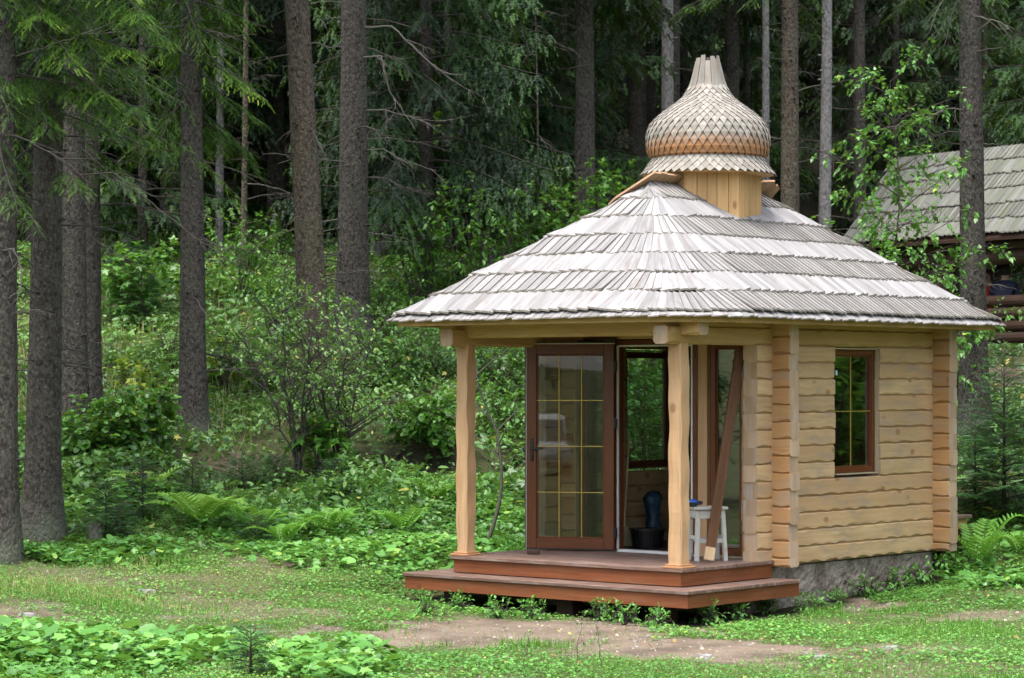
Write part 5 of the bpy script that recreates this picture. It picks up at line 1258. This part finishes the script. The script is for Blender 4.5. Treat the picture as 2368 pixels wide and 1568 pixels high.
# local: x along the eave, y inwards
M['moss'] = wood('mossy shingle', (.09, .09, .072), (.20, .20, .185), None, .75, .5, 1.0, (.085, .10, .035), bstr=.4, streak=1.1)
mb = MB(); nr = 6; dx = .115
for side_ in (0, 1):
    for k in range(nr):
        y0, y1 = WR*k/nr, min(WR, WR*(k+1)/nr+.05)
        for i in range(int(LS/dx)):
            x0 = i*dx+random.uniform(-.01, .01); hip = (.62*k/nr); hip1 = .62*(k+1)/nr
            if x0 < 0: continue
            zz = lambda q: ZE2+(ZR2-ZE2)*q/WR
            lw = .062+(.0 if side_ == 0 else 0); j = random.uniform(-.02, .012); tl = .022 if k % 2 else -.022
            a_, b_ = (x0+.62*(y0/WR), x0+.62*(y1/WR)) if False else (x0, x0)
            sh = .0
            pts = [(a_, y0+j, zz(y0+j)+lw+max(0, -tl)), (a_+dx*1.1, y0+j, zz(y0+j)+lw+max(0, tl)), (b_, y1, zz(y1)+.01+max(0, -tl)), (b_+dx*1.1, y1, zz(y1)+.01+max(0, tl))]
            if side_: pts = [(p[0], 2*WR-p[1], p[2]) for p in pts]
            if pts[0][0] < .0+.35*y0: pass
            v = [Vector(p) for p in pts]; vs = v+[p+Vector((0, 0, .018)) for p in v]; fs = [(0, 1, 3, 2)[::-1], (4, 5, 7, 6), (0, 1, 5, 4), (1, 3, 7, 5), (3, 2, 6, 7), (2, 0, 4, 6)]; ou, ov = random.random()*20, random.random()*20
            uq = [(0, 0), (dx, 0), (0, .3), (dx, .3)]*2
            mb.add(vs, fs, [[(uq[i_][0]+ou, uq[i_][1]+ov) for i_ in f] for f in fs], [1, 0, 1, 1, 1, 1])
rf = mb.build('roof', [M['moss'], M['shingle_edge']], SH)
mb = MB(); v = [(0.02, .02, ZE2), (LS, .02, ZE2), (LS, WR, ZR2), (.02, WR, ZR2), (LS, 2*WR-.02, ZE2), (.02, 2*WR-.02, ZE2)]
mb.add([(x, y, z-.01) for x, y, z in v]+[(x, y, z-.06) for x, y, z in v], [(0, 1, 2, 3), (3, 2, 4, 5), (9, 8, 7, 6), (11, 10, 8, 9), (0, 3, 9, 6), (3, 5, 11, 9), (0, 6, 7, 1)]); mb.build('boarding', M['darkwood'], rf)
G0 = 2.6
def lgs(name, items, mat='darkwood'):
    mb = MB()
    for a, b, r in items: mb.tube([a, b], [r, r*.97], 12)
    return mb.build(name, M[mat], SH, smooth=False)
lgs('eave_beam', [((.3, .38, ZE2-.08), (LS, .38, ZE2-.08), .14), ((.3, .40, ZE2-.33), (LS, .40, ZE2-.33), .13)])
lgs('eave_beam', [((.3, 2*WR-.38, ZE2-.08), (LS, 2*WR-.38, ZE2-.08), .14)])
for x in (.5, 3.3, 6.6):
    for y in (.4, 2*WR-.4): lgs('post', [((x, y, G0-.6), (x, y, ZE2), .14)])
for x0, x1 in ((3.45, LS),):
    for k in range(4): lgs('rail_log', [((x0, .38+.02*(k % 2), 2.98+.21*k), (x1, .38+.02*(k % 2), 2.98+.21*k), .10)])
lgs('back_wall', [((.4, .5+.0, G0+.12+.2*k), (.4, 2*WR-.5, G0+.12+.2*k), .11) for k in range(10)])
lgs('back_wall', [((.6, .46, G0+.12+.2*k), (2.6, .46, G0+.12+.2*k), .11) for k in range(9)])
lgs('bench_log', [((3.6, 1.1, 3.12), (LS, 1.1, 3.12), .17)])
# ================================================================ the people sitting in the shelter
STAND = {'pel': (0, 0, 0), 'hl': (-.09, 0, -.06), 'kl': (-.11, .03, -.46), 'al': (-.12, -.02, -.87), 'fl': (-.14, .14, -.93), 'hr': (.09, 0, -.06), 'kr': (.12, .04, -.46), 'ar': (.13, -.02, -.87), 'fr': (.15, .14, -.93)}
def skin_person(loc, rz, jacket, hair, skin, label, pose={}):
    t = empty('person', loc, rz, label, 'person')
    J = {'pel': ((0, 0, 0), .15), 'sp': ((0, -.02, .22), .15), 'ch': ((0, .02, .42), .17), 'nk': ((0, .05, .56), .06), 'hd0': ((0, .07, .64), .075), 'hd1': ((0, .08, .74), .095), 'hd2': ((0, .07, .83), .07),
         'sl': ((-.19, .02, .48), .075), 'el': ((-.26, .08, .22), .05), 'wl': ((-.20, .30, .12), .035), 'sr': ((.19, .02, .48), .075), 'er': ((.26, .08, .22), .05), 'wr': ((.20, .30, .12), .035),
         'hl': ((-.10, .05, -.02), .11), 'kl': ((-.14, .46, .0), .075), 'al': ((-.14, .50, -.42), .045), 'fl': ((-.15, .66, -.46), .04), 'hr': ((.10, .05, -.02), .11), 'kr': ((.14, .46, .0), .075), 'ar': ((.14, .50, -.42), .045), 'fr': ((.15, .66, -.46), .04)}
    J.update({k_: (c_, J[k_][1]) for k_, c_ in pose.items()})
    ks = list(J); E = [('pel', 'sp'), ('sp', 'ch'), ('ch', 'nk'), ('nk', 'hd0'), ('hd0', 'hd1'), ('hd1', 'hd2'), ('ch', 'sl'), ('sl', 'el'), ('el', 'wl'), ('ch', 'sr'), ('sr', 'er'), ('er', 'wr'), ('pel', 'hl'), ('hl', 'kl'), ('kl', 'al'), ('al', 'fl'), ('pel', 'hr'), ('hr', 'kr'), ('kr', 'ar'), ('ar', 'fr')]
    V = [J[k][0] for k in ks]; Rr = [J[k][1] for k in ks]; EE = [(ks.index(a), ks.index(b)) for a, b in E]
    for w, s in (('wl', -1), ('wr', 1)):                      # five fingers on each hand
        x, y, z = J[w][0]; b = len(V)
        V.append((x*.9, y+.075, z-.02)); Rr.append(.03); EE.append((ks.index(w), b))
        for f in range(4): V.append((x*.9+(f-1.5)*.019, y+.15-.01*abs(f-1.4), z-.045)); Rr.append(.009); EE.append((b, len(V)-1))
        V.append((x*.9-s*.05, y+.10, z-.01)); Rr.append(.010); EE.append((b, len(V)-1))
    me = bpy.data.meshes.new('body'); me.from_pydata(V, EE, []); me.update()
    o = link('body', me, t); o.modifiers.new('skin', 'SKIN'); sd = me.skin_vertices[0].data
    for i, r in enumerate(Rr): sd[i].radius = (r, r)
    sd[0].use_root = True
    sb = o.modifiers.new('smooth', 'SUBSURF'); sb.levels = 2; sb.render_levels = 2
    m, nt, b_ = nodes('clothes'); oc = N(nt, 'ShaderNodeTexCoord').outputs['Object']; sp = N(nt, 'ShaderNodeSeparateXYZ'); nt.links.new(oc, sp.inputs[0])
    up = math_(nt, 'GREATER_THAN', sp.outputs[2], .57); fwd = math_(nt, 'GREATER_THAN', math_(nt, 'MULTIPLY', math_(nt, 'GREATER_THAN', sp.outputs[1], .29), math_(nt, 'GREATER_THAN', sp.outputs[2], .04 if not pose else -.04)), .5)
    leg = math_(nt, 'LESS_THAN', sp.outputs[2], .04 if not pose else -.05)
    c = mix(nt, leg, jacket, (.03, .035, .06)); c = mix(nt, math_(nt, 'MAXIMUM', up, fwd), c, skin); nt.links.new(c, b_.inputs['Base Color']); b_.inputs['Roughness'].default_value = .8
    me.materials.append(m)
    mb = MB(); mb.lathe([(.02, .86), (.07, .85), (.108, .79), (.112, .72), (.09, .66), (.03, .655)], 16, (0, .055, 0)); hh = mb.build('hair', plain('hair', hair, .7), t, smooth=True)
    for v_ in hh.data.vertices:
        if v_.co.y > .12 and v_.co.z < .78: v_.co.y = .115
    mb = MB(); mb.tube([(0, .165, .735), (0, .19, .70), (0, .168, .695)], [.010, .018, .012], 8)
    for s in (-1, 1): mb.tube([(s*.035, .158, .745), (s*.035, .172, .745)], [.014, .010], 8)
    for s in (-1, 1): mb.tube([(s*.095, .07, .74), (s*.115, .06, .735)], [.028, .022], 8)
    mb.build('face', plain('face skin', skin, .6), t)
    return t
pp = P(2322, 700, 43.5); skin_person((pp.x, pp.y, 3.42), R(-28), (.012, .018, .045), (.03, .02, .015), (.45, .28, .2), 'person in a dark navy jacket sitting with back turned in the shelter')
pp = P(2287, 700, 44.0); skin_person((pp.x, pp.y, 3.34), R(150), (.45, .02, .015), (.05, .03, .02), (.45, .28, .2), 'person in a red top, mostly hidden behind the dark trunk at right')

# ---- on the track behind the camera: seen only mirrored in the door glass
skin_person((-7.75, 10.4, .965), R(-28), (.55, .035, .02), (.04, .025, .018), (.45, .28, .2), 'person in a red jacket standing on the clearing, mirrored in the glass door', STAND)
V = empty('white_van', (-14.4, -4.4, -.1), R(62), 'small white van parked on the clearing, mirrored in the glass door', 'van')
mb = MB(); pf = [(-2.2, .35), (2.15, .35), (2.2, .75), (2.05, 1.0), (1.35, 1.12), (.75, 1.78), (.45, 1.88), (-2.1, 1.9), (-2.2, 1.75)]
V.scale = (.8, .8, .8); n = len(pf); vs = [(x, s*(.88 if z < 1.1 else .80), z) for s in (-1, 1) for x, z in pf]
mb.add(vs, [tuple(range(n)), tuple(range(n, 2*n))[::-1]]+[(i, n+i, n+(i+1) % n, (i+1) % n) for i in range(n)]); mb.build('body', M['white'], V, bevel=.05)
for s in (-1, 1):
    for x0, x1 in ((-1.95, -1.05), (-.95, -.1), (0, .72)):
        mb = MB(); xt = x1 if x1 < .5 else .42; q = [(x0, 1.15), (x1, 1.15), (xt, 1.68), (x0, 1.68)]; o_ = [(x, s*(.88-.08*max(0, (z-1.1)/.75)+.006), z) for x, z in q]; i_ = [(x, y-s*.02, z) for x, y, z in o_]
        mb.add(o_+i_, [(0, 1, 2, 3), (4, 5, 6, 7), (0, 1, 5, 4), (1, 2, 6, 5), (2, 3, 7, 6), (3, 0, 4, 7)]); mb.build('window', M['black'], V)
    for x in (-1.4, 1.4):
        mb = MB(); mb.tube([(x, s*.70, .33), (x, s*.90, .33)], [.33, .33], 22); w_ = mb.build('wheel', M['rubber'], V); mb = MB(); mb.tube([(x, s*.89, .33), (x, s*.915, .33)], [.2, .18], 16); mb.build('rim', M['stone'], w_)
    mb = MB(); mb.box((2.13, s*.62, .82), (.1, .3, .18)); mb.build('headlight', M['peel'], V, bevel=.03)
    mb = MB(); mb.box((.85, s*.97, 1.2), (.1, .16, .2)); mb.build('mirror', M['black'], V, bevel=.03)
mb = MB(); a_, b_ = Vector((1.31, 0, 1.16)), Vector((.78, 0, 1.74)); q = [(a_.x, -.76, a_.z), (a_.x, .76, a_.z), (b_.x, .70, b_.z), (b_.x, -.70, b_.z)]; k_ = [(x+.02, y, z+.018) for x, y, z in q]
mb.add(q+k_, [(0, 1, 2, 3), (4, 5, 6, 7), (0, 1, 5, 4), (1, 2, 6, 5), (2, 3, 7, 6), (3, 0, 4, 7)]); mb.build('windscreen', M['black'], V)
mb = MB(); mb.box((2.2, 0, .45), (.12, 1.7, .2)); mb.build('bumper', M['black'], V, bevel=.03)

# ================================================================ camera, light, render
cam = bpy.data.cameras.new('camera'); co = bpy.data.objects.new('camera', cam); COL.objects.link(co)
co.location = (0, 0, CZ); co.rotation_euler = (R(90), 0, 0); cam.sensor_width = 36; cam.lens = 36*F/2368; cam.shift_y = (HV-784)/2368; cam.clip_end = 600; cam.clip_start = .1
cam.dof.use_dof = True; cam.dof.focus_distance = 24.6; cam.dof.aperture_fstop = 5.6
SC.camera = co
EL, AZ = 70.0, 208.0                                     # sun height; compass bearing (0 = +Y, clockwise)
sd = Vector((math.sin(R(AZ))*math.cos(R(EL)), math.cos(R(AZ))*math.cos(R(EL)), math.sin(R(EL))))
sun = bpy.data.lights.new('sun', 'SUN'); sun.energy = 1.1; sun.angle = R(28); sun.color = (1, .965, .91)
so = bpy.data.objects.new('sun', sun); COL.objects.link(so); so.rotation_euler = (-sd).to_track_quat('-Z', 'Y').to_euler(); so.location = (0, 0, 40)
w = bpy.data.worlds.new('World'); SC.world = w; w.use_nodes = True; nt = w.node_tree; bg = nt.nodes['Background']
sky = nt.nodes.new('ShaderNodeTexSky'); sky.sky_type = 'NISHITA'; sky.sun_disc = False; sky.sun_elevation = R(EL); sky.sun_rotation = R(AZ); sky.dust_density = 4.0; sky.air_density = 1.0; sky.altitude = 600
hs = nt.nodes.new('ShaderNodeHueSaturation'); hs.inputs['Saturation'].default_value = .45; nt.links.new(sky.outputs[0], hs.inputs['Color']); nt.links.new(hs.outputs[0], bg.inputs[0]); bg.inputs[1].default_value = .15
SC.view_settings.view_transform = 'Standard'; SC.view_settings.look = 'None'; SC.view_settings.gamma = 1; SC.view_settings.exposure = EXPO
SC.render.engine = 'CYCLES'; cy = SC.cycles; cy.use_denoising = True; cy.max_bounces = 8; cy.diffuse_bounces = 3; cy.glossy_bounces = 3; cy.transmission_bounces = 4; cy.transparent_max_bounces = 10; cy.use_adaptive_sampling = True; cy.adaptive_threshold = .015
try: cy.denoiser = 'OPENIMAGEDENOISE'; cy.denoising_input_passes = 'RGB_ALBEDO_NORMAL'
except Exception: pass
